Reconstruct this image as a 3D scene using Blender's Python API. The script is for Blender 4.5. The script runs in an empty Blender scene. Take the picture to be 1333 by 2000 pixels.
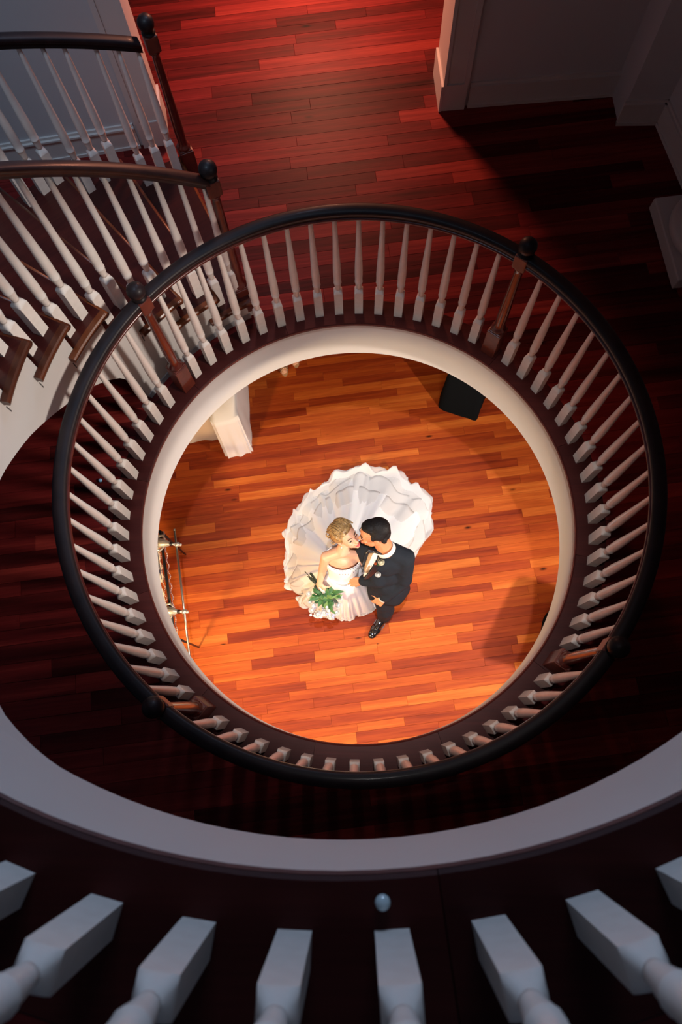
import bpy, bmesh, math, random
from mathutils import Vector, Matrix
random.seed(7)
SC = bpy.context.scene
COL = SC.collection
PI = math.pi
V = Vector

# ------------------------------------------------------------------ camera
F_PX, IW, IH = 1400.0, 1333.0, 2000.0
HC = 6.31                                        # eye height above the ground floor
_v = V((701.7 - 666.5, 1389.8 - 1000.0, F_PX)).normalized()      # world down, in lens axes (x right, y down, z forward)
_up = V((0, -1, 0)); _ey = (_up - _v * _up.dot(_v)).normalized(); _ex = _ey.cross(-_v)
cam_d = bpy.data.cameras.new('camera'); cam = bpy.data.objects.new('camera', cam_d); COL.objects.link(cam)
cam_d.sensor_fit = 'VERTICAL'; cam_d.sensor_height = 36.0; cam_d.lens = F_PX / IH * 36.0
cam_d.clip_start = 0.05
R = Matrix(((_ex.x, -_ex.y, -_ex.z), (_ey.x, -_ey.y, -_ey.z), (-_v.x, _v.y, _v.z)))
cam.matrix_world = Matrix.Translation((0, 0, HC)) @ R.to_4x4()
cam_d.dof.use_dof = True; cam_d.dof.focus_distance = 4.6; cam_d.dof.aperture_fstop = 5.0
SC.camera = cam
def P(px, py, z):
    """the point of the place at height z that shows at pixel (px, py)"""
    r = V((px - IW / 2, py - IH / 2, F_PX)); d = r.dot(_v)
    k = (HC - z) / d
    return V((r.dot(_ex) * k, r.dot(_ey) * k, z))

# ------------------------------------------------------------------ world, lights, exposure
SC.view_settings.view_transform = 'Standard'; SC.view_settings.look = 'None'
SC.view_settings.gamma = 1.0; SC.view_settings.use_curve_mapping = False
SC.view_settings.exposure = 0.0
W = bpy.data.worlds.new('world'); SC.world = W; W.use_nodes = True
W.node_tree.nodes['Background'].inputs[0].default_value = (0.35, 0.5, 0.8, 1)
W.node_tree.nodes['Background'].inputs[1].default_value = 0.05
def lamp(name, kind, loc, target, energy, color, **kw):
    d = bpy.data.lights.new(name, kind); o = bpy.data.objects.new(name, d); COL.objects.link(o)
    d.energy = energy; d.color = color
    for k, v in kw.items(): setattr(d, k, v)
    o.location = loc
    o.rotation_euler = (V(target) - V(loc)).to_track_quat('-Z', 'Y').to_euler()
    return o
# added spot above the stair well, cone narrowed to leave surrounding floors dark
lamp('added_well_spot', 'SPOT', (0.10, 0.45, 8.3), (0.0, 1.15, 0), 1350, (1.0, 0.96, 0.93), spot_size=math.radians(27), spot_blend=0.6, shadow_soft_size=0.05)
# cool daylight from the far side of the upper storey
lamp('upper_daylight', 'AREA', (0.3, 4.6, 6.9), (-0.1, -0.4, 5.0), 92, (0.52, 0.70, 1.0), shape='RECTANGLE', size=1.8, size_y=1.2)
# cool skylight above the flight
lamp('skylight', 'AREA', (-1.3, 1.3, 8.5), (-1.6, 2.5, 3.2), 9, (0.58, 0.76, 1.0), shape='RECTANGLE', size=1.2, size_y=1.2, spread=math.radians(52))
# warm lamp on the ground floor, to the lower left
lamp('parlour_lamp', 'AREA', (-1.9, -0.5, 2.1), (-0.7, 0.5, 0), 80, (1.0, 0.66, 0.30), shape='DISK', size=0.25)
# lamp of the hall, under the middle floor at the right
lamp('hall_lamp', 'AREA', (2.35, 0.45, 2.15), (0.0, 1.1, 0.4), 75, (1.0, 0.84, 0.70), shape='DISK', size=0.10)
# added soft fill from the near side, brightens the couple's front
lamp('front_fill', 'AREA', (0.35, -1.7, 2.15), (-0.05, 1.0, 0.8), 65, (1.0, 0.93, 0.88), shape='DISK', size=0.7)
# added fill from the back, brightens the train of the gown
lamp('train_fill', 'SPOT', (0.1, 3.95, 2.18), (-0.05, 1.35, 0.2), 110, (1.0, 0.95, 0.92), spot_size=math.radians(42), spot_blend=0.8, shadow_soft_size=0.15)
# room behind the doorway on the middle floor
lamp('back_room_lamp', 'AREA', (-0.35, 5.15, 4.2), (-0.3, 4.5, 2.6), 62, (1.0, 0.36, 0.21), shape='DISK', size=0.4, spread=math.radians(150))
# spot under the upper landing that lights the flight
lamp('stair_spot', 'SPOT', (1.30, 0.75, 4.7), (-1.25, 1.35, 3.10), 250, (1.0, 0.86, 0.76), spot_size=math.radians(48), spot_blend=0.7, shadow_soft_size=0.20)

# ------------------------------------------------------------------ helpers
def new_obj(name, mesh, mat=None, parent=None):
    o = bpy.data.objects.new(name, mesh); COL.objects.link(o)
    if mat is not None and not mesh.materials: mesh.materials.append(mat)
    if parent is not None: o.parent = parent
    return o
def root(name, label, cat, loc=(0, 0, 0), group=None):
    o = bpy.data.objects.new(name, None); COL.objects.link(o); o.location = loc
    o.empty_display_size = 0.1
    return tag(o, label, cat, group)
def tag(o, label, cat, group=None):
    o['label'] = label; o['category'] = cat
    if group: o['group'] = group
    return o
def struct(o):
    o['kind'] = 'structure'; return o
class MB:
    """collects shapes given in place coordinates; build() links them as one mesh"""
    def __init__(s): s.v = []; s.f = []; s.sm = []
    def add(s, vs, fs, smooth=False):
        n = len(s.v); s.v += [tuple(v) for v in vs]
        s.f += [tuple(i + n for i in f) for f in fs]; s.sm += [smooth] * len(fs)
    def box(s, lo, hi, rz=0.0, c=None, M=None):
        x0, y0, z0 = lo; x1, y1, z1 = hi
        vs = [V(p) for p in ((x0,y0,z0),(x1,y0,z0),(x1,y1,z0),(x0,y1,z0),(x0,y0,z1),(x1,y0,z1),(x1,y1,z1),(x0,y1,z1))]
        if rz:
            m = Matrix.Rotation(rz, 3, 'Z'); cc = V(c or (0, 0, 0)); vs = [cc + m @ (v - cc) for v in vs]
        if M is not None: vs = [M @ v for v in vs]
        s.add(vs, [(3,2,1,0),(4,5,6,7),(0,1,5,4),(1,2,6,5),(2,3,7,6),(3,0,4,7)])
    def prism(s, pts, z0, z1):
        n = len(pts)
        vs = [(p[0], p[1], z0) for p in pts] + [(p[0], p[1], z1) for p in pts]
        s.add(vs, [tuple(range(n - 1, -1, -1)), tuple(range(n, 2 * n))] + [(i, (i + 1) % n, n + (i + 1) % n, n + i) for i in range(n)])
    def lathe(s, prof, c, n=16, M=None, smooth=True):
        vs = []
        for r, z in prof:
            for k in range(n):
                a = 2 * PI * k / n; p = V((r * math.cos(a), r * math.sin(a), z))
                vs.append((M @ p if M is not None else p) + V(c))
        m = len(prof)
        fs = [(j * n + k, j * n + (k + 1) % n, (j + 1) * n + (k + 1) % n, (j + 1) * n + k) for j in range(m - 1) for k in range(n)]
        fs += [tuple(range(n - 1, -1, -1)), tuple((m - 1) * n + k for k in range(n))]
        s.add(vs, fs, smooth)
    def tube(s, pts, rad, n=8, smooth=True):
        pts = [V(p) for p in pts]; m = len(pts)
        rad = rad if isinstance(rad, (list, tuple)) else [rad] * m
        t0 = (pts[1] - pts[0]).normalized(); u = t0.orthogonal().normalized(); vs = []
        for i in range(m):
            t = (pts[min(i + 1, m - 1)] - pts[max(i - 1, 0)]).normalized()
            u = (u - t * u.dot(t)).normalized(); w = t.cross(u)
            for k in range(n):
                a = 2 * PI * k / n; vs.append(pts[i] + (u * math.cos(a) + w * math.sin(a)) * rad[i])
        fs = [(j * n + k, j * n + (k + 1) % n, (j + 1) * n + (k + 1) % n, (j + 1) * n + k) for j in range(m - 1) for k in range(n)]
        fs += [tuple(range(n - 1, -1, -1)), tuple((m - 1) * n + k for k in range(n))]
        s.add(vs, fs, smooth)
    def ell(s, c, r, B=None, n=12, m=8):
        """ellipsoid; B = 3x3 basis"""
        vs = [V((0, 0, -1))]
        for j in range(1, m):
            t = PI * j / m
            for k in range(n):
                a = 2 * PI * k / n; vs.append(V((math.sin(t) * math.cos(a), math.sin(t) * math.sin(a), -math.cos(t))))
        vs.append(V((0, 0, 1)))
        out = []
        for v in vs:
            q = V((v.x * r[0], v.y * r[1], v.z * r[2]))
            out.append(V(c) + (B @ q if B is not None else q))
        fs = [(0, 1 + (k + 1) % n, 1 + k) for k in range(n)]
        for j in range(m - 2):
            b = 1 + j * n
            fs += [(b + k, b + (k + 1) % n, b + n + (k + 1) % n, b + n + k) for k in range(n)]
        b = 1 + (m - 2) * n; e = len(vs) - 1
        fs += [(b + k, b + (k + 1) % n, e) for k in range(n)]
        s.add(out, fs, True)
    def cap(s, a, b, ra, rb, n=12):
        """tapered limb segment with round ends"""
        a = V(a); b = V(b); d = b - a; L = max(d.length, 1e-5); t = d / L; u = t.orthogonal().normalized(); w = t.cross(u)
        prof = []
        for i in range(5):
            q = PI / 2 * i / 5; prof.append((-ra * math.cos(q), ra * math.sin(q)))
        prof = [(p[0], max(p[1], 1e-4)) for p in prof] + [(0, ra), (L, rb)]
        for i in range(1, 6):
            q = PI / 2 * i / 5; prof.append((L + rb * math.sin(q), max(rb * math.cos(q), 1e-4)))
        vs = [a + t * x + (u * math.cos(2 * PI * k / n) + w * math.sin(2 * PI * k / n)) * r for x, r in prof for k in range(n)]
        m = len(prof)
        fs = [(j * n + k, j * n + (k + 1) % n, (j + 1) * n + (k + 1) % n, (j + 1) * n + k) for j in range(m - 1) for k in range(n)]
        fs += [tuple(range(n - 1, -1, -1)), tuple((m - 1) * n + k for k in range(n))]
        s.add(vs, fs, True)
    def chain(s, pts, rads, n=12):
        for i in range(len(pts) - 1): s.cap(pts[i], pts[i + 1], rads[i], rads[i + 1], n)
    def sweep(s, prof, cx, cy, a0, a1, n, zf=None, close=True, smooth=False, rf=None):
        """profile of (r, z) swept about a vertical axis from a0 to a1 degrees; zf(a) adds height"""
        full = abs(a1 - a0) >= 359.99; m = len(prof); N = n if full else n + 1; vs = []
        for i in range(N):
            a = a0 + (a1 - a0) * i / n; c_, s_ = math.cos(math.radians(a)), math.sin(math.radians(a))
            dz = zf(a) if zf else 0.0; dr = rf(a) if rf else 0.0
            for r, z in prof: vs.append((cx + (r + dr) * c_, cy + (r + dr) * s_, z + dz))
        fs = []; mm = m if close else m - 1
        for i in range(n):
            j = (i + 1) % N
            for k in range(mm):
                l = (k + 1) % m; fs.append((i * m + k, j * m + k, j * m + l, i * m + l))
        if not full and close:
            fs += [tuple(range(m - 1, -1, -1)), tuple((N - 1) * m + k for k in range(m))]
        s.add(vs, fs, smooth)
    def build(s, name, mat, parent=None, origin=None, fix=True):
        o0 = V(origin) if origin is not None else (V(parent.location) if parent is not None and origin is None else V((0, 0, 0)))
        me = bpy.data.meshes.new(name)
        me.from_pydata([tuple(V(v) - o0) for v in s.v], [], s.f)
        me.polygons.foreach_set('use_smooth', s.sm)
        if fix:
            bm = bmesh.new(); bm.from_mesh(me); bmesh.ops.recalc_face_normals(bm, faces=bm.faces); bm.to_mesh(me); bm.free()
        me.update()
        o = new_obj(name, me, mat, parent)
        if parent is None: o.location = o0
        return o
def grow(o, voxel, smooth=3, fac=0.6):
    """merge the overlapping shapes of a body into one continuous surface"""
    r = o.modifiers.new('merge', 'REMESH'); r.mode = 'VOXEL'; r.voxel_size = voxel; r.use_smooth_shade = True
    if smooth:
        q = o.modifiers.new('soften', 'SMOOTH'); q.iterations = smooth; q.factor = fac
    return o

# ------------------------------------------------------------------ materials
def mat(name, color=(0.8, 0.8, 0.8), rough=0.5, metal=0.0, coat=0.0, spec=0.5, sss=0.0, noise=None, bump=0.0, bscale=60):
    m = bpy.data.materials.new(name); m.use_nodes = True; nt = m.node_tree; b = nt.nodes['Principled BSDF']
    b.inputs['Base Color'].default_value = (*color, 1); b.inputs['Roughness'].default_value = rough
    b.inputs['Metallic'].default_value = metal; b.inputs['Coat Weight'].default_value = coat
    b.inputs['Coat Roughness'].default_value = 0.12; b.inputs['Specular IOR Level'].default_value = spec
    if sss:
        b.inputs['Subsurface Weight'].default_value = sss; b.inputs['Subsurface Radius'].default_value = (0.02, 0.008, 0.004); b.inputs['Subsurface Scale'].default_value = 0.6
    if noise or bump:
        tc = nt.nodes.new('ShaderNodeTexCoord'); n = nt.nodes.new('ShaderNodeTexNoise'); nt.links.new(tc.outputs['Object'], n.inputs['Vector'])
        n.inputs['Scale'].default_value = noise[1] if noise else bscale; n.inputs['Detail'].default_value = 4
        if noise:
            r = nt.nodes.new('ShaderNodeValToRGB'); nt.links.new(n.outputs['Fac'], r.inputs['Fac'])
            r.color_ramp.elements[0].position = 0.3; r.color_ramp.elements[1].position = 0.7
            r.color_ramp.elements[0].color = (*noise[0], 1); r.color_ramp.elements[1].color = (*color, 1)
            nt.links.new(r.outputs['Color'], b.inputs['Base Color'])
        if bump:
            bp = nt.nodes.new('ShaderNodeBump'); bp.inputs['Strength'].default_value = bump; bp.inputs['Distance'].default_value = 0.004
            nt.links.new(n.outputs['Fac'], bp.inputs['Height']); nt.links.new(bp.outputs['Normal'], b.inputs['Normal'])
    return m
DEG_PL = 7.6                                     # the boards run 7.6 degrees off the picture's horizontal
def wood_mat(name, tones, rough=0.3, coat=0.3, ang=DEG_PL, knots=True, per_obj=True, gscale=1.0, contrast=0.74, sheen_rough=0.25):
    m = bpy.data.materials.new(name); m.use_nodes = True; nt = m.node_tree; N = nt.nodes.new; L = nt.links.new
    b = nt.nodes['Principled BSDF']
    geo = N('ShaderNodeNewGeometry'); oi = N('ShaderNodeObjectInfo')
    rot = N('ShaderNodeVectorRotate'); rot.rotation_type = 'Z_AXIS'; rot.inputs['Angle'].default_value = -math.radians(ang)
    L(geo.outputs['Position'], rot.inputs['Vector'])
    mul = N('ShaderNodeMath'); mul.operation = 'MULTIPLY'; mul.inputs[1].default_value = 37.0
    L(oi.outputs['Random'], mul.inputs[0])
    comb = N('ShaderNodeCombineXYZ'); L(mul.outputs[0], comb.inputs[0]); L(mul.outputs[0], comb.inputs[2])
    add = N('ShaderNodeVectorMath'); add.operation = 'ADD'; L(rot.outputs[0], add.inputs[0]); L(comb.outputs[0], add.inputs[1])
    mp = N('ShaderNodeMapping'); mp.inputs['Scale'].default_value = (1.3 * gscale, 26 * gscale, 26 * gscale); L(add.outputs[0], mp.inputs['Vector'])
    n1 = N('ShaderNodeTexNoise'); n1.inputs['Scale'].default_value = 1.0; n1.inputs['Detail'].default_value = 5; n1.inputs['Distortion'].default_value = 0.6; L(mp.outputs[0], n1.inputs['Vector'])
    mp2 = N('ShaderNodeMapping'); mp2.inputs['Scale'].default_value = (5 * gscale, 150 * gscale, 150 * gscale); L(add.outputs[0], mp2.inputs['Vector'])
    n2 = N('ShaderNodeTexNoise'); n2.inputs['Scale'].default_value = 1.0; n2.inputs['Detail'].default_value = 3; L(mp2.outputs[0], n2.inputs['Vector'])
    ramp = N('ShaderNodeValToRGB'); cr = ramp.color_ramp
    while len(cr.elements) < len(tones): cr.elements.new(0.5)
    for i, t in enumerate(tones):
        cr.elements[i].position = i / (len(tones) - 1); cr.elements[i].color = (*t, 1)
    mixf = N('ShaderNodeMath'); mixf.operation = 'MULTIPLY_ADD'     # random*0.62 + grain
    mixf.inputs[1].default_value = 0.62 if per_obj else 0.0
    g = N('ShaderNodeMapRange'); g.inputs['From Min'].default_value = 0.3; g.inputs['From Max'].default_value = 0.7
    g.inputs['To Min'].default_value = 0.02 if per_obj else 0.1; g.inputs['To Max'].default_value = 0.36 if per_obj else 0.9
    L(n1.outputs['Fac'], g.inputs['Value']); L(oi.outputs['Random'], mixf.inputs[0]); L(g.outputs[0], mixf.inputs[2])
    L(mixf.outputs[0], ramp.inputs['Fac'])
    fine = N('ShaderNodeMapRange'); fine.inputs['From Min'].default_value = 0.3; fine.inputs['From Max'].default_value = 0.75
    fine.inputs['To Min'].default_value = 1.0; fine.inputs['To Max'].default_value = contrast
    L(n2.outputs['Fac'], fine.inputs['Value'])
    hs = N('ShaderNodeMix'); hs.data_type = 'RGBA'; hs.blend_type = 'MULTIPLY'; hs.inputs['Factor'].default_value = 1.0
    L(ramp.outputs['Color'], hs.inputs[6]); L(fine.outputs[0], hs.inputs[7])
    out = hs.outputs[2]
    if knots:
        vo = N('ShaderNodeTexVoronoi'); vo.inputs['Scale'].default_value = 1.0
        mp3 = N('ShaderNodeMapping'); mp3.inputs['Scale'].default_value = (2.3, 6.0, 2.0); L(add.outputs[0], mp3.inputs['Vector']); L(mp3.outputs[0], vo.inputs['Vector'])
        kr = N('ShaderNodeMapRange'); kr.inputs['From Min'].default_value = 0.03; kr.inputs['From Max'].default_value = 0.10; kr.inputs['To Min'].default_value = 0.10; kr.inputs['To Max'].default_value = 1.0
        L(vo.outputs['Distance'], kr.inputs['Value'])
        # only some of the cells carry a knot
        sep = N('ShaderNodeSeparateColor'); L(vo.outputs['Color'], sep.inputs[0])
        gt = N('ShaderNodeMath'); gt.operation = 'GREATER_THAN'; gt.inputs[1].default_value = 0.36; L(sep.outputs[0], gt.inputs[0])
        mx = N('ShaderNodeMath'); mx.operation = 'MAXIMUM'; L(kr.outputs[0], mx.inputs[0]); L(gt.outputs[0], mx.inputs[1])
        k2 = N('ShaderNodeMix'); k2.data_type = 'RGBA'; k2.blend_type = 'MULTIPLY'; k2.inputs['Factor'].default_value = 1.0
        L(out, k2.inputs[6]); L(mx.outputs[0], k2.inputs[7]); out = k2.outputs[2]
    L(out, b.inputs['Base Color'])
    b.inputs['Roughness'].default_value = rough; b.inputs['Coat Weight'].default_value = coat; b.inputs['Coat Roughness'].default_value = sheen_rough; b.inputs['Specular IOR Level'].default_value = 0.12
    bp = N('ShaderNodeBump'); bp.inputs['Strength'].default_value = 0.15; bp.inputs['Distance'].default_value = 0.002
    L(n2.outputs['Fac'], bp.inputs['Height']); L(bp.outputs['Normal'], b.inputs['Normal'])
    return m
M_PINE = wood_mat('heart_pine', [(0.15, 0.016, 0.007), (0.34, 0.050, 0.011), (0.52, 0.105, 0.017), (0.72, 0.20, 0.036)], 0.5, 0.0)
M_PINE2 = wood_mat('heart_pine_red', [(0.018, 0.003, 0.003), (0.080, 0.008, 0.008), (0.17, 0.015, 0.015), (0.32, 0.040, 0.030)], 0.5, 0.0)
M_TREAD = wood_mat('stained_tread', [(0.022, 0.004, 0.004), (0.050, 0.008, 0.006), (0.085, 0.015, 0.010)], 0.35, 0.35, ang=40, knots=False, gscale=0.8)
M_NOSE = wood_mat('stained_nosing', [(0.035, 0.008, 0.005), (0.12, 0.030, 0.011), (0.20, 0.055, 0.018)], 0.32, 0.4, ang=70, knots=False)
M_BORD = wood_mat('stained_border', [(0.025, 0.004, 0.004), (0.045, 0.007, 0.006), (0.07, 0.012, 0.010)], 0.5, 0.0, ang=0, knots=False, gscale=0.7)
M_SUB = mat('subfloor', (0.03, 0.01, 0.006), 0.9)
M_RAIL = mat('dark_mahogany', (0.018, 0.010, 0.011), 0.5, coat=0.04, spec=0.25, noise=((0.008, 0.005, 0.007), 12))
M_RAILR = mat('red_mahogany', (0.12, 0.018, 0.012), 0.28, coat=0.5, noise=((0.06, 0.008, 0.007), 14))
M_BLOCK = mat('block_mahogany', (0.15, 0.026, 0.014), 0.45, coat=0.2, noise=((0.08, 0.012, 0.008), 20))
M_WHITE = mat('baluster_paint', (0.86, 0.82, 0.77), 0.38, coat=0.15, noise=((0.80, 0.75, 0.70), 35), bump=0.12)
M_FASC = mat('fascia_paint', (0.64, 0.62, 0.60), 0.65, bump=0.08, bscale=160, noise=((0.61, 0.59, 0.57), 3))
M_WALL = mat('wall_paint', (0.55, 0.56, 0.58), 0.7, bump=0.1, bscale=220)
M_TRIM = mat('trim_paint', (0.62, 0.60, 0.58), 0.45)
M_CEIL = mat('ceiling_paint', (0.5, 0.5, 0.5), 0.8)

# ------------------------------------------------------------------ levels
Z2, Z3 = 2.61, 5.215                              # middle and upper floor
FT = 0.365                                        # depth of the floor edges
C2 = (-0.011, 0.9985)                             # axis of the well
C3 = (-0.045, 0.990)
R2, R3 = 1.170, 1.222
ANG = math.radians(DEG_PL); UU = V((math.cos(ANG), math.sin(ANG), 0)); VV = V((-math.sin(ANG), math.cos(ANG), 0))

# slab with a round or part-round opening
def slab(name, mt, c, r, z0, z1, a0, a1, ext, n=120):
    """from the opening's edge out to the rectangle ext=(x0,x1,y0,y1)"""
    mb = MB(); N = n; vs = []
    full = abs(a1 - a0) > 359.9
    for i in range(N + 1):
        a = math.radians(a0 + (a1 - a0) * i / N); d = (math.cos(a), math.sin(a))
        t = 1e9
        if d[0] > 1e-6: t = min(t, (ext[1] - c[0]) / d[0])
        if d[0] < -1e-6: t = min(t, (ext[0] - c[0]) / d[0])
        if d[1] > 1e-6: t = min(t, (ext[3] - c[1]) / d[1])
        if d[1] < -1e-6: t = min(t, (ext[2] - c[1]) / d[1])
        ip = (c[0] + r * d[0], c[1] + r * d[1]); op = (c[0] + t * d[0], c[1] + t * d[1])
        vs += [(*ip, z0), (*op, z0), (*op, z1), (*ip, z1)]
    fs = []
    for i in range(N):
        for k in range(4): l = (k + 1) % 4; fs.append((4 * i + k, 4 * (i + 1) + k, 4 * (i + 1) + l, 4 * i + l))
    if not full: fs += [(3, 2, 1, 0), tuple(4 * N + k for k in range(4))]
    mb.add(vs, fs)
    return mb.build(name, mt)

X0, X1, Y0, Y1, ZT = -4.6, 4.6, -3.4, 7.6, 8.7
# ground floor
g = MB(); g.box((X0, Y0, -0.25), (X1, Y1, -0.02)); floor0 = struct(g.build('floor', M_SUB)); floor0['label'] = 'ground floor of orange heart pine boards'
ceil1 = struct(slab('ceiling', M_CEIL, C2, R2 + 0.03, Z2 - FT, Z2 - FT + 0.02, 0, 360, (X0, X1, Y0, Y1)))
floor2 = struct(slab('floor', M_SUB, C2, R2 + 0.03, Z2 - FT + 0.02, Z2 - 0.02, 0, 360, (X0, X1, Y0, Y1))); floor2['label'] = 'middle floor of dark red boards around the round opening'
# upper floor goes from the head of the stair round to the right
floor3 = struct(slab('floor', M_SUB, C3, R3 + 0.03, Z3 - FT + 0.02, Z3 - 0.02, -131.5, 95, (X0, X1, Y0, Y1))); floor3['label'] = 'upper floor landing of dark red boards'
ceil2 = struct(slab('ceiling', M_CEIL, C3, R3 + 0.03, Z3 - FT, Z3 - FT + 0.02, -114.5, 95, (X0, X1, Y0, Y1)))
g = MB(); g.box((X0, Y0, ZT), (X1, Y1, ZT + 0.1)); struct(g.build('ceiling', M_CEIL))
for nm, lo, hi in (('wall_left', (X0 - 0.15, Y0, -0.25), (X0, Y1, ZT)), ('wall_right', (X1, Y0, -0.25), (X1 + 0.15, Y1, ZT)),
                   ('wall_near', (X0, Y0 - 0.15, -0.25), (X1, Y0, ZT)), ('wall_far', (X0, Y1, -0.25), (X1, Y1 + 0.15, ZT))):
    g = MB(); g.box(lo, hi); struct(g.build(nm, M_WALL))

# boards -----------------------------------------------------------
_pl = {}
def plank_mesh(w, L, mt, th=0.022):
    key = (round(w, 4), round(L, 3), mt.name)
    if key in _pl: return _pl[key]
    c = 0.0009; gap = 0.0004
    x, y = L / 2 - gap, w / 2 - gap
    vs = [(-x, -y, -th), (x, -y, -th), (x, y, -th), (-x, y, -th), (-x, -y, -c), (x, -y, -c), (x, y, -c), (-x, y, -c),
          (-x + c, -y + c, 0), (x - c, -y + c, 0), (x - c, y - c, 0), (-x + c, y - c, 0)]
    fs = [(3, 2, 1, 0), (8, 9, 10, 11)] + [(a + i, a + (i + 1) % 4, b + (i + 1) % 4, b + i) for a, b in ((0, 4), (4, 8)) for i in range(4)]
    me = bpy.data.meshes.new('plank'); me.from_pydata(vs, [], fs); me.materials.append(mt); me.update()
    _pl[key] = me; return me
def boards(parent, mt, z, centre, inside, vmin, vmax, umin, umax, cut, lens, widths, seed, limit=298):
    """rows of boards; inside(x, y) = can be seen; those become parts, the rest is one piece"""
    rnd = random.Random(seed); vis = []; rest = []
    v = vmin
    while v < vmax:
        w = rnd.choice(widths)
        if cut:
            lo, hi = abs(v - cut[1]), abs(v + w - cut[1]); m = 0 if (v < cut[1] < v + w) else min(lo, hi)
            spans = [(umin, cut[0] - math.sqrt(cut[2] ** 2 - m * m)), (cut[0] + math.sqrt(cut[2] ** 2 - m * m), umax)] if m < cut[2] else [(umin, umax)]
        else: spans = [(umin, umax)]
        for a, b in spans:
            u = a - (rnd.uniform(0, 0.5) if a == umin else 0)
            while u < b - 0.015:
                L = rnd.choice(lens)
                if u + L > b - 0.18: L = b - u
                L = max(round(L, 3), 0.02)
                pt = UU * (u + L / 2) + VV * (v + w / 2)
                seen = any(inside(*(UU * (u + L * t) + VV * (v + w / 2))[:2]) for t in (0, .25, .5, .75, 1))
                (vis if seen else rest).append((pt, w, L, rnd.uniform(-0.0006, 0.0004)))
                u += L
        v += w
    vis.sort(key=lambda q: (q[0] - V((*centre, 0))).length)
    rest += vis[limit:]; vis = vis[:limit]
    for pt, w, L, dz in vis:
        o = bpy.data.objects.new('plank', plank_mesh(w, L, mt)); COL.objects.link(o); o.parent = parent
        o.location = (pt.x, pt.y, z + dz); o.rotation_euler = (0, 0, ANG)
    mb = MB()
    for pt, w, L, dz in rest:
        if not (X0 + .02 < pt.x < X1 - .02 and Y0 + .02 < pt.y < Y1 - .02): continue
        L2 = L
        c = (pt.x, pt.y, 0); mb.box((pt.x - L2 / 2 + .001, pt.y - w / 2 + .001, z - 0.022), (pt.x + L2 / 2 - .001, pt.y + w / 2 - .001, z + dz), ANG, c)
    if mb.v:
        o = mb.build('far_planks', mt, parent); o['kind'] = 'stuff'
    print('boards', parent.name, len(vis), len(rest))
def uv_of(x, y): p = V((x, y, 0)); return p.dot(UU), p.dot(VV)
def vis0(x, y): return math.hypot(x + 0.02, y - 1.55) < 1.93
cu, cv = uv_of(0, 1.5)
boards(floor0, M_PINE, 0.0, (0, 1.5), vis0, cv - 3.0, cv + 3.6, cu - 3.8, cu + 3.8, None, (0.4, 0.55, 0.7, 0.85, 1.05), (0.070, 0.080, 0.080, 0.090), 3)
cu2, cv2 = uv_of(*C2)
def vis2(x, y):
    if math.hypot(x - C2[0], y - C2[1]) < 1.24: return False
    a = math.degrees(math.atan2(y - C2[1], x - C2[0])) % 360
    if 124 < a < 240 and 1.5 < math.hypot(x - C2[0], y - C2[1]): return False
    d = 3.7; zc = d * 0.963 + y * 0.27                # depth along the view
    return abs(x) * 1400 / zc < 690 and -0.85 < y < 4.75 and not (x > 1.2 and y > 3.8) and not (x < -1.3 and y > 3.6)
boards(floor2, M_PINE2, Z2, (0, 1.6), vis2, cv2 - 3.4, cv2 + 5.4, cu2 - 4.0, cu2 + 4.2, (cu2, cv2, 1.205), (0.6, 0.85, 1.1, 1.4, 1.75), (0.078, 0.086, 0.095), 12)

# border boards round the openings and their rounded nosings
def ring_boards(parent, c, r0, r1, z, angs, mt):
    for i in range(len(angs) - 1):
        mb = MB(); mb.sweep([(r0, z - 0.018), (r1, z - 0.018), (r1, z + 0.003), (r1 - .003, z + .0045), (r0 + .006, z + .0045), (r0, z - .001)], c[0], c[1], angs[i] + 0.04, angs[i + 1] - 0.04, 14)
        mb.build('border_board', mt, parent)
ring_boards(floor2, C2, R2 - 0.012, 1.315, Z2, [20 + 30 * i for i in range(13)], M_BORD)
ring_boards(floor3, C3, R3 - 0.012, 1.44, Z3, [-131.5, -113, -82.7, -52, -22, 8, 38, 68, 95], M_BORD)
g = MB()
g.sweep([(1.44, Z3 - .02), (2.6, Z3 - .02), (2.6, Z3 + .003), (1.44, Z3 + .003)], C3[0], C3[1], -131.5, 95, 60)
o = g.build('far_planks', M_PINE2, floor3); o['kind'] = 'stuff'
# white fascias under the floor edges
def fascia(nm, c, r, z, a0, a1):
    mb = MB(); n = int(abs(a1 - a0) / 2.5)
    mb.sweep([(r, z - FT), (r + 0.028, z - FT), (r + 0.028, z - 0.02), (r, z - 0.02)], c[0], c[1], a0, a1, n, smooth=False)
    o = mb.build(nm, M_FASC)
    for p in o.data.polygons: p.use_smooth = True
    e = o.modifiers.new('edges', 'EDGE_SPLIT'); e.split_angle = math.radians(40)
    mb = MB(); mb.sweep([(r - .012, z - .019), (r + .03, z - .019), (r + .03, z - .0175), (r - .014, z - .012), (r - .017, z - .006), (r - .013, z - .0005), (r - .012, z - .001)], c[0], c[1], a0, a1, n)
    mb.build('nosing', M_BLOCK, o)
    return struct(o)
fascia('trim_1', C2, R2, Z2, 0, 360)
fascia('trim_2', C3, R3, Z3, -127, 95)

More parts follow.
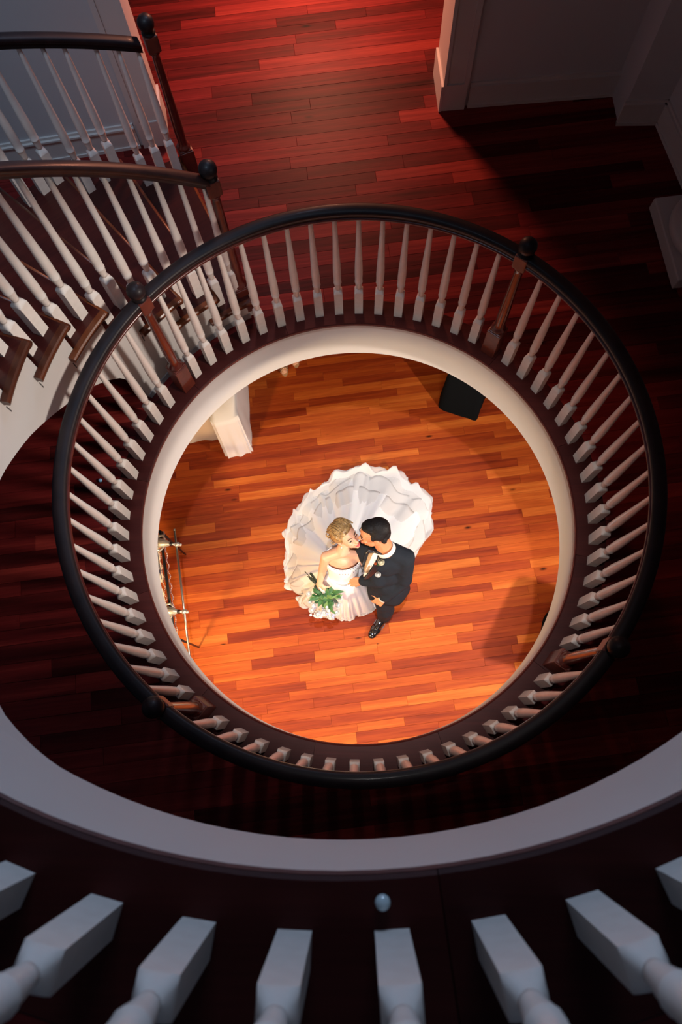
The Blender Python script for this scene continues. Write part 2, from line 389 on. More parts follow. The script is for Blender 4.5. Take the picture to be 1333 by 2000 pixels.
# ------------------------------------------------------------------ walls of the middle floor
def wallrun(nm, pts, th, z0, z1, mt=M_WALL):
    """straight wall pieces along pts, thickness to the left of travel"""
    mb = MB()
    for a, b in zip(pts[:-1], pts[1:]):
        a = V((*a, 0)); b = V((*b, 0)); n = V((-(b - a).y, (b - a).x, 0)).normalized() * th
        mb.prism([a, b, b + n, a + n], z0, z1)
    return struct(mb.build(nm, mt))
def strip(a, b, off0, off1, z0, z1, mb):
    a = V((*a, 0)); b = V((*b, 0)); n = V((-(b - a).y, (b - a).x, 0)).normalized()
    mb.prism([a + n * off0, b + n * off0, b + n * off1, a + n * off1], z0, z1)
ZC = Z3 + 0.5
WL = [(-4.5, 2.87), (-1.227, 3.455)]
WR = [(0.532, 3.69), (1.60, 3.775)]
wl = wallrun('wall_back_left', WL, 0.22, Z2, ZC); wr = wallrun('wall_back_right', WR, 0.24, Z2, Z3 - FT - 0.002)
wallrun('wall_recess', [(1.60, 3.775), (1.615, 3.55), (1.862, 3.55), (1.985, 3.02), (2.25, 1.9), (2.5, 0.4)], 0.2, Z2, Z3 - FT - 0.002)
def along(a, b, t): a = V(a); b = V(b); return tuple(a + (b - a).normalized() * t)
def baseb(nm, a, b, h=0.15, parent=None):
    mb = MB(); strip(a, b, -0.016, 0.0, Z2 + 0.0008, Z2 + h, mb); strip(a, b, -0.024, 0.0, Z2 + 0.0008, Z2 + 0.022, mb)
    strip(a, b, -0.026, 0, Z2 + h, Z2 + h + 0.012, mb); strip(a, b, -0.012, 0, Z2 + h + .012, Z2 + h + .03, mb)
    return struct(mb.build(nm, M_TRIM))
def L2(a, b): return (V(b) - V(a)).length
baseb('baseboard_left', WL[0], along(WL[1], WL[0], 0.15))
baseb('baseboard_right', along(WR[0], WR[1], 0.15), WR[1])
baseb('baseboard_recess', (1.600, 3.55), (1.862, 3.55)); baseb('baseboard_side', (1.862, 3.55), (1.985, 3.02))
# door casings with plinth blocks, on the wall face and on the reveal
for k, (e, d, nm) in enumerate(((WL[1], WL[0], 'trim_3'), (WR[0], WR[1], 'trim_4'))):
    mb = MB()
    q = along(e, d, 0.13)
    a_, b_ = (q, e) if k == 0 else (e, q)
    zt = ZC if k == 0 else Z3 - FT - 0.003
    strip(a_, b_, -0.018, 0, Z2 + .19, zt, mb); strip(a_, b_, -0.030, 0, Z2 + .0008, Z2 + .19, mb)
    i0 = along(e, d, 0.105); i1 = along(e, d, 0.135)
    a2, b2 = (i1, i0) if k == 0 else (i0, i1)
    strip(a2, b2, -0.030, 0, Z2 + .19, zt, mb)
    # reveal lining
    s_ = 1 if k == 0 else -1
    t_ = V((*d, 0)) - V((*e, 0)); t_.normalize(); n_ = V((-t_.y, t_.x, 0)) * (-1 if k == 0 else 1)
    e3 = V((*e, 0)); th = 0.22 if k == 0 else 0.24
    lin = [e3 - t_ * 0.02 - n_ * 0.03, e3 - n_ * 0.03, e3 + n_ * (th + .02), e3 - t_ * 0.02 + n_ * (th + .02)]
    mb.prism(lin, Z2 + .0008, zt)
    lin = [e3 - t_ * 0.034 - n_ * 0.036, e3 - t_ * .02 - n_ * 0.036, e3 - t_ * .02 + n_ * (th + .03), e3 - t_ * 0.034 + n_ * (th + .03)]
    mb.prism(lin, Z2 + .0008, Z2 + .19)
    struct(mb.build(nm, M_TRIM))

# white column on a square plinth
col = root('column', 'white round column on a square plinth on the middle floor near the right wall', 'column', (2.05, 2.68, Z2))
mb = MB(); mb.box((1.77, 2.40, Z2 + .005), (2.33, 2.96, Z2 + .095), math.radians(7.5), (2.05, 2.68, 0))
o = mb.build('plinth', M_TRIM, col); bv = o.modifiers.new('bevel', 'BEVEL'); bv.width = 0.008; bv.segments = 2
mb = MB(); prof = [(0.25, .095), (0.262, .11), (.268, .13), (.262, .15), (.245, .165), (.225, .168), (.215, .18), (.22, .195), (.23, .205), (.225, .222), (.2, .232)]
mb.lathe([(r, Z2 + z) for r, z in prof], (2.05, 2.68, 0), 40); mb.build('base_moulding', M_TRIM, col)
mb = MB(); mb.lathe([(0.19, Z2 + .225), (.185, Z2 + .3), (.17, Z3 - FT - .03), (.19, Z3 - FT - .001)], (2.05, 2.68, 0), 40); mb.build('shaft', M_TRIM, col)

# ------------------------------------------------------------------ balusters, newels, rails
_bal = {}
def baluster_mesh(h, s=1.0):
    key = round(h, 3)
    if key in _bal: return _bal[key]
    mb = MB(); w = 0.0235
    hb = 0.212
    mb.box((-w, -w, 0), (w, w, hb - 0.008)); mb.sm[-6:] = [False] * 6
    # shoulder of the block turning into the round shaft
    n = 20; vs = []
    def sq(a, r):
        c, s_ = math.cos(a), math.sin(a); k = r / max(abs(c), abs(s_)); return k * c, k * s_
    rings = [(hb - 0.008, w, 1.0), (hb + 0.004, w * 0.93, 0.7), (hb + 0.014, 0.0165, 0.15), (hb + 0.020, 0.0145, 0.0)]
    for z, r, q in rings:
        for k in range(n):
            a = 2 * PI * (k + .5) / n; X, Y = sq(a, r); x, y = r * math.cos(a), r * math.sin(a)
            vs.append((X * q + x * (1 - q), Y * q + y * (1 - q), z))
    fs = [(j * n + k, j * n + (k + 1) % n, (j + 1) * n + (k + 1) % n, (j + 1) * n + k) for j in range(3) for k in range(n)]
    mb.add(vs, fs, True)
    prof = [(0.0145, hb + .019), (.0150, hb + .03), (.0185, hb + .055), (.0200, hb + .070), (.0205, hb + .074), (.0221, hb + .077), (.0221, hb + .083), (.0207, hb + .086),
            (.0215, hb + .12), (.0222, hb + .16), (.0215, hb + .21), (.0190, hb + .29), (.0150, hb + .42), (.0118, max(h - .06, hb + .5)), (.0095, h)]
    mb.lathe(prof, (0, 0, 0), 14)
    o = mb.build('tmp', M_WHITE); me = o.data; bpy.data.objects.remove(o); me.name = 'baluster'
    _bal[key] = me; return me
def put_baluster(parent, x, y, z, ang, h):
    o = bpy.data.objects.new('baluster', baluster_mesh(h)); COL.objects.link(o); o.parent = parent
    o.location = V((x, y, z)) - V(parent.location); o.rotation_euler = (0, 0, math.radians(ang))
    return o
def newel(parent, x, y, z, ang, H=0.965, wb=0.042, extra=0.0):
    M = Matrix.Translation((x, y, z)) @ Matrix.Rotation(math.radians(ang), 4, 'Z')
    mb = MB(); mb.box((-wb, -wb, -extra), (wb, wb, 0.225), M=M)
    mb.box((-wb * .9, -wb * .9, .225), (wb * .9, wb * .9, .235), M=M)
    post = mb.build('newel_post', M_BLOCK, parent); bv = post.modifiers.new('bevel', 'BEVEL'); bv.width = 0.004; bv.segments = 2
    R3_ = M.to_3x3()
    zt = H - 0.165
    mb = MB(); mb.lathe([(r, zz) for r, zz in ((.034, .233), (.040, .24), (.040, .25), (.031, .257), (.026, .27), (.0265, .30), (.029, .36), (.028, .45), (.024, .60), (.021, zt - .05), (.020, zt - .03), (.029, zt - .02), (.029, zt - .01), (.022, zt))], (x, y, z), 20)
    mb.build('newel_shaft', M_RAILR, post, origin=parent.location)
    wt = wb * 0.80
    mb = MB(); mb.box((-wt, -wt, zt - .005), (wt, wt, zt + .085), M=M)
    o = mb.build('newel_head', M_BLOCK, post, origin=parent.location); bv = o.modifiers.new('bevel', 'BEVEL'); bv.width = 0.006; bv.segments = 2
    mb = MB(); b = zt + .083
    mb.lathe([(r, b + q) for r, q in ((.032, 0), (.035, .006), (.027, .012), (.022, .018), (.030, .026), (.039, .040), (.042, .056), (.039, .072), (.030, .085), (.014, .093), (.001, .095))], (x, y, z), 24)
    mb.build('finial', M_RAIL, post, origin=parent.location)
    return post
def rail_prof(r, z):
    """moulded handrail, z = underside"""
    pts = [(-.020, 0), (-.020, .014), (-.024, .018), (-.022, .024), (-.029, .032), (-.0305, .044), (-.027, .053), (-.018, .058), (0, .060), (.018, .058), (.027, .053), (.0305, .044), (.029, .032), (.022, .024), (.024, .018), (.020, .014), (.020, 0)]
    return [(r + x, z + y) for x, y in pts]

HR = 0.832
ringr = root('balustrade', 'full circle of white turned balusters with dark mahogany handrail around the middle floor opening', 'railing', (C2[0], C2[1], Z2))
RB = 1.246
for q in range(4):
    a = 52.5 + 90 * q
    an = a - 1.2 if q == 1 else a
    t = math.radians(an); newel(ringr, C2[0] + RB * math.cos(t), C2[1] + RB * math.sin(t), Z2 + .0045, an)
    for i in range(1, 17):
        b = a + 5.294 * i; t = math.radians(b)
        put_baluster(ringr, C2[0] + RB * math.cos(t), C2[1] + RB * math.sin(t), Z2 + .0045, b, HR)
mb = MB(); mb.sweep(rail_prof(RB - .001, Z2 + HR), C2[0], C2[1], 0, 360, 180, smooth=True); hr = mb.build('handrail', M_RAIL, ringr)
mb = MB(); mb.sweep([(RB - .027, Z2 + HR - .004), (RB + .026, Z2 + HR - .004), (RB + .028, Z2 + HR + .002), (RB + .026, Z2 + HR + .010), (RB + .018, Z2 + HR + .012), (RB - .019, Z2 + HR + .012), (RB - .027, Z2 + HR + .010), (RB - .030, Z2 + HR + .003)], C2[0], C2[1], 0, 360, 180, smooth=True); mb.build('rail_bead', M_RAILR, ringr)

# upper balustrade (its lower ends show along the bottom of the picture)
upr = root('balustrade', 'white square-based balusters of the upper landing seen close at the bottom edge', 'railing', (C3[0], C3[1], Z3))
RB3 = 1.301
for i in range(-6, 32):
    b = -91.9 + 5.92 * i
    if b > 92 or b < -128: continue
    t = math.radians(b); put_baluster(upr, C3[0] + RB3 * math.cos(t), C3[1] + RB3 * math.sin(t), Z3 + .0045, b, HR)
mb = MB(); mb.sweep(rail_prof(RB3, Z3 + HR), C3[0], C3[1], -128, 94, 110, smooth=True); mb.build('handrail', M_RAIL, upr)
t = math.radians(-129.5); newel(upr, C3[0] + RB3 * math.cos(t), C3[1] + RB3 * math.sin(t), Z3 + .0045, -129.5)
t = math.radians(94.5); newel(upr, C3[0] + RB3 * math.cos(t), C3[1] + RB3 * math.sin(t), Z3 + .0045, 94.5)

# ------------------------------------------------------------------ staircase
RISE = (Z3 - Z2) / 15; STEP = 7.9; A1 = 116.1
def a_n(k): return A1 + STEP * (k - 1)
def nos(a): return Z2 + RISE * (1 + (a - A1) / STEP)      # line through the nosings
R_S, R_O = 1.366, 2.40
stair = root('staircase', 'curved flight of dark red treads with white stringer at the left', 'staircase', (C2[0], C2[1], Z2))
def rS(a): return 0.0 if a < 185 else -(a - 185) / 58 * 0.120
def cxa(a): return 0
for k in range(1, 15):
    z = Z2 + RISE * k; a = a_n(k); last = k == 14
    mb = MB(); dr = rS(a)
    ri = R_S - .002 + dr
    mb.sweep([(ri, z - .034), (R_O + .03, z - .034), (R_O + .03, z - .004), (R_O + .026, z), (ri, z)], C2[0], C2[1], a, a + STEP + 0.9, 8)
    tr = mb.build('tread', M_TREAD, stair)
    # rounded nosing along the front
    t = math.radians(a); d = V((math.cos(t), math.sin(t), 0)); n_ = V((math.sin(t), -math.cos(t), 0))
    p0 = V((C2[0], C2[1], z - .017)) + d * (ri - .03) + n_ * 0.0; p1 = V((C2[0], C2[1], z - .017)) + d * (R_O + .03)
    mb = MB(); mb.tube([p0, p1], .0172, 10); mb.build('nosing', M_NOSE, tr, origin=stair.location)
    # returned nosing at the open end
    mb = MB(); e = a + STEP + 3.1
    mb.sweep([(ri - .030, z - .028), (ri - .026, z - .034), (ri, z - .034), (ri, z), (ri - .026, z), (ri - .032, z - .006), (ri - .034, z - .016)], C2[0], C2[1], a - .2, e, 8)
    mb.build('return_nosing', M_NOSE, tr, origin=stair.location)
    mb = MB(); mb.sweep([(R_S + dr + .03, z - RISE), (R_O, z - RISE), (R_O, z - .034), (R_S + dr + .03, z - .034)], C2[0], C2[1], a + .9, a + 1.6, 1)
    mb.build('riser', M_TREAD, stair)
mb = MB(); mb.sweep([(R_S - .09, Z3 - RISE), (R_O, Z3 - RISE), (R_O, Z3 - .02), (R_S - .09, Z3 - .02)], C2[0], C2[1], a_n(15) + .9, a_n(15) + 1.6, 1); mb.build('riser', M_TREAD, stair)
# stringers
BOT = [(115, 0), (149.0, 0), (149.4, .18), (149.9, .26), (150.8, .33), (152.2, .381), (155, .475), (159.3, .588), (165.5, .715), (175.6, .932), (186.4, 1.135), (209, 1.60), (233, 2.09), (239, 2.185), (243, 2.237), (247, 2.24)]
def bot(a):
    for (x0, y0), (x1, y1) in zip(BOT[:-1], BOT[1:]):
        if a <= x1: return Z2 + y0 + (y1 - y0) * (a - x0) / (x1 - x0)
    return Z2 + BOT[-1][1]
def stringer(name, rin, th, low, top_off=0.034, a_end=243.5):
    A = []
    for k in range(0, 16):
        s0 = a_n(k) + 1.2 if k else 115.0; s1 = min(a_n(k + 1) + 1.2, a_end) if k < 15 else a_end
        if k == 0: s0, s1 = 115.2, a_n(1) + 1.2
        zt = Z2 + RISE * k - top_off if k < 15 else Z3 - 0.019
        if k == 0: zt = Z2 + 0.004
        m = 6
        xs = sorted(set([s0 + (s1 - s0) * i / m for i in range(m + 1)] + [x for x, _ in BOT if s0 < x < s1]))
        A += [(x, zt) for x in xs]
    vs = []; fs = []
    for a, zt in A:
        dr = rS(a) if rin < 2 else 0; c, s = math.cos(math.radians(a)), math.sin(math.radians(a))
        zb = min(low(a), zt - .003)
        for r in (rin + dr, rin + dr + th):
            vs += [(C2[0] + r * c, C2[1] + r * s, zb), (C2[0] + r * c, C2[1] + r * s, zt)]
    for i in range(len(A) - 1):
        b = 4 * i; n = b + 4
        fs += [(b, n, n + 1, b + 1), (b + 2, b + 3, n + 3, n + 2), (b + 1, n + 1, n + 3, b + 3), (b, b + 2, n + 2, n)]
    fs += [(0, 1, 3, 2), (len(vs) - 4, len(vs) - 2, len(vs) - 1, len(vs) - 3)]
    mb = MB(); mb.add(vs, fs); return mb.build(name, M_FASC, stair)
st = stringer('inner_stringer', R_S, 0.03, bot)
so = stringer('outer_stringer', R_O - 0.03, 0.03, bot)
# soffit under the flight
mb = MB(); A = [149.6 + i * 3.2 for i in range(30)]; vs = []
for a in A:
    for r in (R_S + rS(a) + .01, R_O - .01):
        t = math.radians(a); z = bot(a) + 0.004
        vs += [(C2[0] + r * math.cos(t), C2[1] + r * math.sin(t), z), (C2[0] + r * math.cos(t), C2[1] + r * math.sin(t), z + .02)]
fs = []
for i in range(len(A) - 1):
    b = 4 * i; n = b + 4; fs += [(b, b + 2, n + 2, n), (b + 1, n + 1, n + 3, b + 3), (b, n, n + 1, b + 1), (b + 2, b + 3, n + 3, n + 2)]
mb.add(vs, fs); mb.build('soffit', M_FASC, stair)
# grey shoe moulding where the white side meets the floor, and scribed joints under the nosings
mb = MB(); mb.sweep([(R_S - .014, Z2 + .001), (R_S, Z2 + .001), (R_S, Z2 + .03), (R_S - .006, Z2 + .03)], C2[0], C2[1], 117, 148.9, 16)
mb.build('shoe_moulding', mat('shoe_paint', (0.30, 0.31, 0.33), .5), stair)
mj = mat('joint_dark', (0.10, 0.09, 0.09), .9)  # dark tone of the scribed joint lines
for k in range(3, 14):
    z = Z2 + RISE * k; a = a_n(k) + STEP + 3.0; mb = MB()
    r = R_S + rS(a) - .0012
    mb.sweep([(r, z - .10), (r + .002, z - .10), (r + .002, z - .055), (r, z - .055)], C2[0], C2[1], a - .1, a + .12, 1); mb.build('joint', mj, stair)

# the two railings of the flight
def flight_rail(label, rad, offs, under, a0, nA, nR, nH, rm, kmax=14):
    rt = root('stair_railing', label, 'railing', (C2[0] + rad * math.cos(math.radians(a0)), C2[1] + rad * math.sin(math.radians(a0)), Z2))
    def rr(a): return rad + (rS(a) if rad < 2 else 0)
    for k in range(1, kmax + 1):
        for o_ in offs:
            a = a_n(k) + o_; t = math.radians(a); zb = Z2 + RISE * k; h = round(nos(a) + under - zb, 2)
            put_baluster(rt, C2[0] + rr(a) * math.cos(t), C2[1] + rr(a) * math.sin(t), zb, a, h)
    mb = MB(); mb.sweep(rail_prof(rad, 0), C2[0], C2[1], a0 + .8, 231, 90, zf=lambda a: nos(a) + under, smooth=True, rf=(lambda a: rS(a)) if rad < 2 else None)
    mb.build('handrail', rm, rt)
    t = math.radians(nA); newel(rt, C2[0] + nR * math.cos(t), C2[1] + nR * math.sin(t), Z2 + .002, nA, H=nH)
    return rt
M_RAIL2 = mat('rail_mahogany', (0.05, 0.018, 0.014), 0.40, coat=0.12, spec=.35, noise=((0.02, 0.008, 0.008), 12))
flight_rail('near curved railing of the flight with white balusters and glossy brown handrail', 1.425, (2.5, 6.5), 0.80, A1 + .7, 117.0, 1.43, 1.13, M_RAIL2)
flight_rail('far curved railing of the flight, in front of the left wall, with black handrail', 2.352, (0.9, 3.1, 5.5), 0.775, A1 - .4, 114.9, 2.42, 1.05, M_RAIL)

# two small glass beads lying on the floors
mg = mat('blue_glass', (0.25, 0.5, 0.75), 0.05, coat=1.0, spec=0.9)
for p, zz, lb in (((748, 1763), Z3 + .0045, 'small shiny glass bead on the upper floor edge between two balusters'), ((196, 938), Z2, 'small blue glass bead on the dark boards left of the round railing')):
    q = P(*p, zz + .01); b = root('glass_bead', lb, 'bead', (q.x, q.y, zz))
    mb = MB(); mb.ell((q.x, q.y, zz + .0095), (.011, .011, .0095), n=16, m=10); mb.build('bead', mg if zz < 3 else mat('clear_glass', (0.55, 0.7, 0.75), .05, coat=1.0, spec=.9), b)
    mb = MB(); mb.lathe([(.008, zz + .0002), (.009, zz + .001), (.006, zz + .002)], (q.x, q.y, 0), 12); mb.build('cap', M_RAIL, b)
# ================================================================== the couple
def basis(face, up):
    """columns: right hand side of the head, face direction, crown direction"""
    f = V(face).normalized(); u = (V(up) - f * V(up).dot(f)).normalized(); r = f.cross(u)
    return Matrix((r, f, u)).transposed()
M_SKIN_G = mat('skin_tan', (0.66, 0.27, 0.13), 0.45, sss=0.08)
M_SKIN_B = mat('skin_light', (0.80, 0.45, 0.30), 0.42, sss=0.08)
M_LIP_B = mat('lips_pink', (0.62, 0.10, 0.12), 0.35)
M_LIP_G = mat('lips_tan', (0.42, 0.12, 0.09), 0.45)
M_BROW = mat('brow_dark', (0.02, 0.012, 0.01), 0.8)
M_EYE = mat('eye_white', (0.75, 0.72, 0.70), 0.2)
def head(mb, c, B, s=1.0, neck=None, nr=0.055, female=False):
    """skull, face, jaw, nose, ears as overlapping shapes; local x = right, y = face, z = crown"""
    c = V(c); T = lambda x, y, z: c + B @ V((x * s, y * s, z * s))
    E_ = lambda p, r, n=14: mb.ell(T(*p), [q * s for q in r], B, n, 10)
    E_((0, -.018, .030), (.074, .092, .080)); E_((0, .022, .022), (.066, .068, .074))
    E_((0, .030, -.030), (.056, .058, .058)); j = .036 if female else .042
    E_((0, .052, -.072), (j * .8, .030, .028)); E_((0, .030, -.060), (.048 if female else .055, .045, .036))
    E_((0, .072, -.086), (.017, .016, .014))                                   # chin
    mb.cap(T(0, .082, .018), T(0, .106, -.020), .0085 * s, .0125 * s, 8)        # nose
    E_((.0105, .096, -.023), (.008, .010, .007), 8); E_((-.0105, .096, -.023), (.008, .010, .007), 8)
    for q in (-1, 1):
        mb.cap(T(.014 * q, .082, .034), T(.044 * q, .070, .034), .009 * s, .008 * s, 8)   # brow ridge
        E_((.040 * q, .066, -.014), (.018, .017, .015), 8)                     # cheek
        E_((.031 * q, .074, .014), (.013, .011, .009), 8)                      # eyelid
        E_((.074 * q, -.008, -.002), (.009, .018, .030), 10); mb.cap(T(.076 * q, -.012, .02), T(.083 * q, -.018, .006), .007 * s, .007 * s, 8); E_((.077 * q, -.004, -.026), (.007, .009, .009), 8)
    E_((0, .090, -.050), (.021, .012, .0065), 10); E_((0, .088, -.061), (.018, .012, .0065), 10)      # lips
    if neck is not None: mb.cap(T(0, -.022, -.045), V(neck), nr * s, nr * 1.05, 14)
def face_bits(rt, c, B, s, lip, look_closed=True, lash=True):
    c = V(c); T = lambda x, y, z: c + B @ V((x * s, y * s, z * s))
    m = MB(); m.tube([T(-.024, .088, -.0555), T(-.012, .0995, -.0535), T(0, .1025, -.0545), T(.012, .0995, -.0535), T(.024, .088, -.0555)], [.001, .0042, .005, .0042, .001], 8); m.tube([T(-.02, .089, -.061), T(-.008, .0985, -.063), T(.008, .0985, -.063), T(.02, .089, -.061)], [.001, .005, .005, .001], 8); m.build('lips', lip, rt)
    for q in (-1, 1):
        m = MB(); m.ell(T(.031 * q, .0765, .012), (.0115 * s, .0095 * s, .0055 * s), B, 10, 8); m.build('eye', M_EYE, rt)
        m = MB(); m.tube([T(.0185 * q, .0855, .0125), T(.027 * q, .0885, .0135), T(.036 * q, .0855, .0130), T(.044 * q, .078, .011)], [.001, .0036, .0036, .0014], 6); m.build('eyelashes', M_BROW, rt)
        m = MB(); m.tube([T(.014 * q, .092, .035), T(.028 * q, .090, .041), T(.046 * q, .077, .037)], [.0025, .0034, .0018], 6); m.build('eyebrow', M_BROW, rt)
def hand(mb, wrist, palm_dir, palm_nrm, thumb_side, s=1.0, curl=0.5, spread=0.10):
    """palm and five fingers that curl towards palm_nrm"""
    w = V(wrist); d = V(palm_dir).normalized(); n = V(palm_nrm); n = (n - d * n.dot(d)).normalized(); r = d.cross(n) * thumb_side
    k = w + d * .088 * s
    for t in (-.5, -.17, .17, .5): mb.cap(w + r * t * .045 * s, k + r * t * .070 * s, .0155 * s, .0125 * s, 8)
    Ls = (.072, .080, .075, .058); ts = (.5, .17, -.17, -.5)
    for i, (L, t) in enumerate(zip(Ls, ts)):
        p = k + r * t * .070 * s; ang = curl * .55; dd = (d * math.cos(ang) + n * math.sin(ang) + r * t * spread).normalized(); rad = (.0092 - .0006 * i) * s
        for j, f in enumerate((.45, .32, .23)):
            q = p + dd * L * f * s; mb.cap(p, q, rad, rad * .9, 8); p = q; rad *= .9; ang += curl * (.75 - .1 * j)
            dd = (d * math.cos(ang) + n * math.sin(ang)).normalized()
    p = w + d * .022 * s + r * .022 * s; dd = (d * .55 + r * .75 + n * .30).normalized(); rad = .0115 * s
    for L in (.038, .030, .024):
        q = p + dd * L * s; mb.cap(p, q, rad, rad * .88, 8); p = q; rad *= .88; dd = (dd + (d * .5 + n * .55) * curl).normalized()

# ------------------------------------------------------------------ groom
gh = P(731.5, 1042, 1.615); GB = basis((-0.97, -0.16, -0.16), (0.06, 0.42, 0.90))
gro = (0.20, 0.93, 0)
groom = root('person', 'man in a black tuxedo with short dark hair, kissing the woman in white', 'person', gro)
gn = V((.190, 1.080, 1.455))
shL, shR = V((.325, 1.040, 1.375)), V((.045, 1.105, 1.375))
elL, wrL = P(790, 1133, 1.08), P(748, 1168, .885)
elR, wrR = P(742, 1131, 1.14), P(708, 1134, 1.06)
hipC = V((.225, .955, .94))
fL = P(741, 1222, .05); kneeL = V((.215, .80, .48)); ankL = P(750, 1205, .09)
fR = V((.32, 1.06, .05)); ankR = V((.30, 1.10, .09)); kneeR = V((.29, 1.02, .50))
b = MB()
head(b, gh, GB, 1.0, gn, .058)
b.ell((.19, 1.045, 1.28), (.16, .105, .17)); b.ell((.21, .99, 1.05), (.12, .09, .17)); b.ell(hipC, (.125, .10, .12))
b.chain([gn - V((0, 0, .03)), shL], [.045, .042]); b.chain([gn - V((0, 0, .03)), shR], [.045, .042])
b.chain([shL, elL, wrL], [.052, .038, .026]); b.chain([shR, elR, wrR], [.052, .038, .026])
b.chain([hipC + V((.07, 0, 0)), kneeR, ankR], [.075, .05, .035]); b.chain([hipC - V((.05, .02, 0)), kneeL, ankL], [.075, .05, .035])
hand(b, wrL, P(733, 1182, .80) - wrL, (-.1, .5, -.9), -1, .92, .9, .03)
hand(b, wrR, P(676, 1138, 1.03) - wrR, (-.1, .6, -.5), 1, .95, .35)
body = grow(b.build('body', M_SKIN_G, groom), .0052, 3)
face_bits(groom, gh, GB, 1.0, M_LIP_G)
T = lambda x, y, z: gh + GB @ V((x, y, z))
# hair: short back and sides with a fuller top
M_HAIR_G = mat('hair_black', (0.010, 0.008, 0.009), 0.6, noise=((0.004, 0.003, 0.004), 90), bump=0.7, bscale=240, spec=.25)
b = MB()
b.ell(T(0, -.034, .046), (.080, .086, .078), GB, 18, 12); b.ell(T(0, .012, .086), (.060, .054, .034), GB, 16, 10)
b.ell(T(0, .038, .090), (.046, .034, .022), GB, 14, 10); b.ell(T(0, -.075, .004), (.064, .040, .062), GB, 14, 10)
for q in (-1, 1):
    b.ell(T(.064 * q, -.028, .030), (.020, .046, .040), GB, 12, 8); b.ell(T(.069 * q, .012, .028), (.010, .013, .026), GB, 10, 8); b.ell(T(.060 * q, -.058, -.020), (.018, .022, .030), GB, 10, 8)
grow(b.build('hair', M_HAIR_G, groom), .005, 2)
# clothes
M_TUX = mat('tuxedo_cloth', (0.012, 0.016, 0.024), 0.8, bump=0.15, bscale=300, spec=0.2)
M_TUXL = mat('lapel_satin', (0.012, 0.014, 0.020), 0.35, coat=0.2)
M_SHIRT = mat('shirt_white', (0.80, 0.79, 0.77), 0.6)
M_VEST = mat('vest_tan', (0.46, 0.30, 0.17), 0.45, noise=((0.36, 0.22, 0.12), 60))
b = MB()
b.ell((.185, 1.05, 1.28), (.165, .120, .175), None, 20, 14); b.ell((.200, 1.0, 1.10), (.138, .112, .17), None, 20, 14); b.ell((.215, .955, .95), (.148, .118, .16), None, 20, 14)
b.chain([(.188, 1.085, 1.435), shL], [.068, .070], 14); b.chain([(.188, 1.085, 1.435), shR], [.068, .070], 14)
wl_ = elL.lerp(wrL, .90); wr_ = elR.lerp(wrR, .86)
b.chain([shL, elL, wl_], [.070, .058, .048], 14); b.chain([shR, elR, wr_], [.072, .066, .050], 14)
hem = [V((.10, .93, .80)), V((.19, .85, .79)), V((.31, .85, .79)), V((.37, .93, .80)), V((.34, 1.06, .80)), V((.2, 1.09, .80))]
b.ell((.222, .955, .86), (.148, .118, .10), None, 20, 12)
jk = grow(b.build('jacket', M_TUX, groom), .008, 12)
cr = jk.modifiers.new('creases', 'DISPLACE'); tx = bpy.data.textures.new('folds', 'CLOUDS'); tx.noise_scale = .09; cr.texture = tx; cr.strength = .016; cr.mid_level = .5; cr.texture_coords = 'LOCAL'
# jacket tails hem: short skirt of cloth below the waist
b = MB(); n = 40; vs = []
for j in range(6):
    t = j / 5
    for k in range(n):
        a = 2 * PI * k / n; rx = .142 + .026 * t; ry = .112 + .024 * t; w_ = .007 * math.sin(5 * a + 1) * t
        vs.append((.222 + .012 * t + (rx + w_) * math.cos(a) - .01 * t, .95 - .03 * t + (ry + w_) * math.sin(a), .93 - .16 * t))
fs = [(j * n + k, j * n + (k + 1) % n, (j + 1) * n + (k + 1) % n, (j + 1) * n + k) for j in range(5) for k in range(n)]
b.add(vs, fs, True); o = b.build('jacket_hem', M_TUX, groom); sd = o.modifiers.new('thick', 'SOLIDIFY'); sd.thickness = .006
b = MB()
b.ell(hipC, (.130, .100, .12), None, 18, 12)
b.chain([hipC + V((.07, .01, -.02)), kneeR, ankR + V((0, 0, .0))], [.092, .070, .056], 14)
b.chain([hipC - V((.05, .03, .02)), kneeL, ankL + V((0.004, .006, .01))], [.092, .072, .058], 14)
tr = grow(b.build('trousers', M_TUX, groom), .008, 3)
cr = tr.modifiers.new('creases', 'DISPLACE'); cr.texture = tx; cr.strength = .014; cr.mid_level = .5; cr.texture_coords = 'LOCAL'
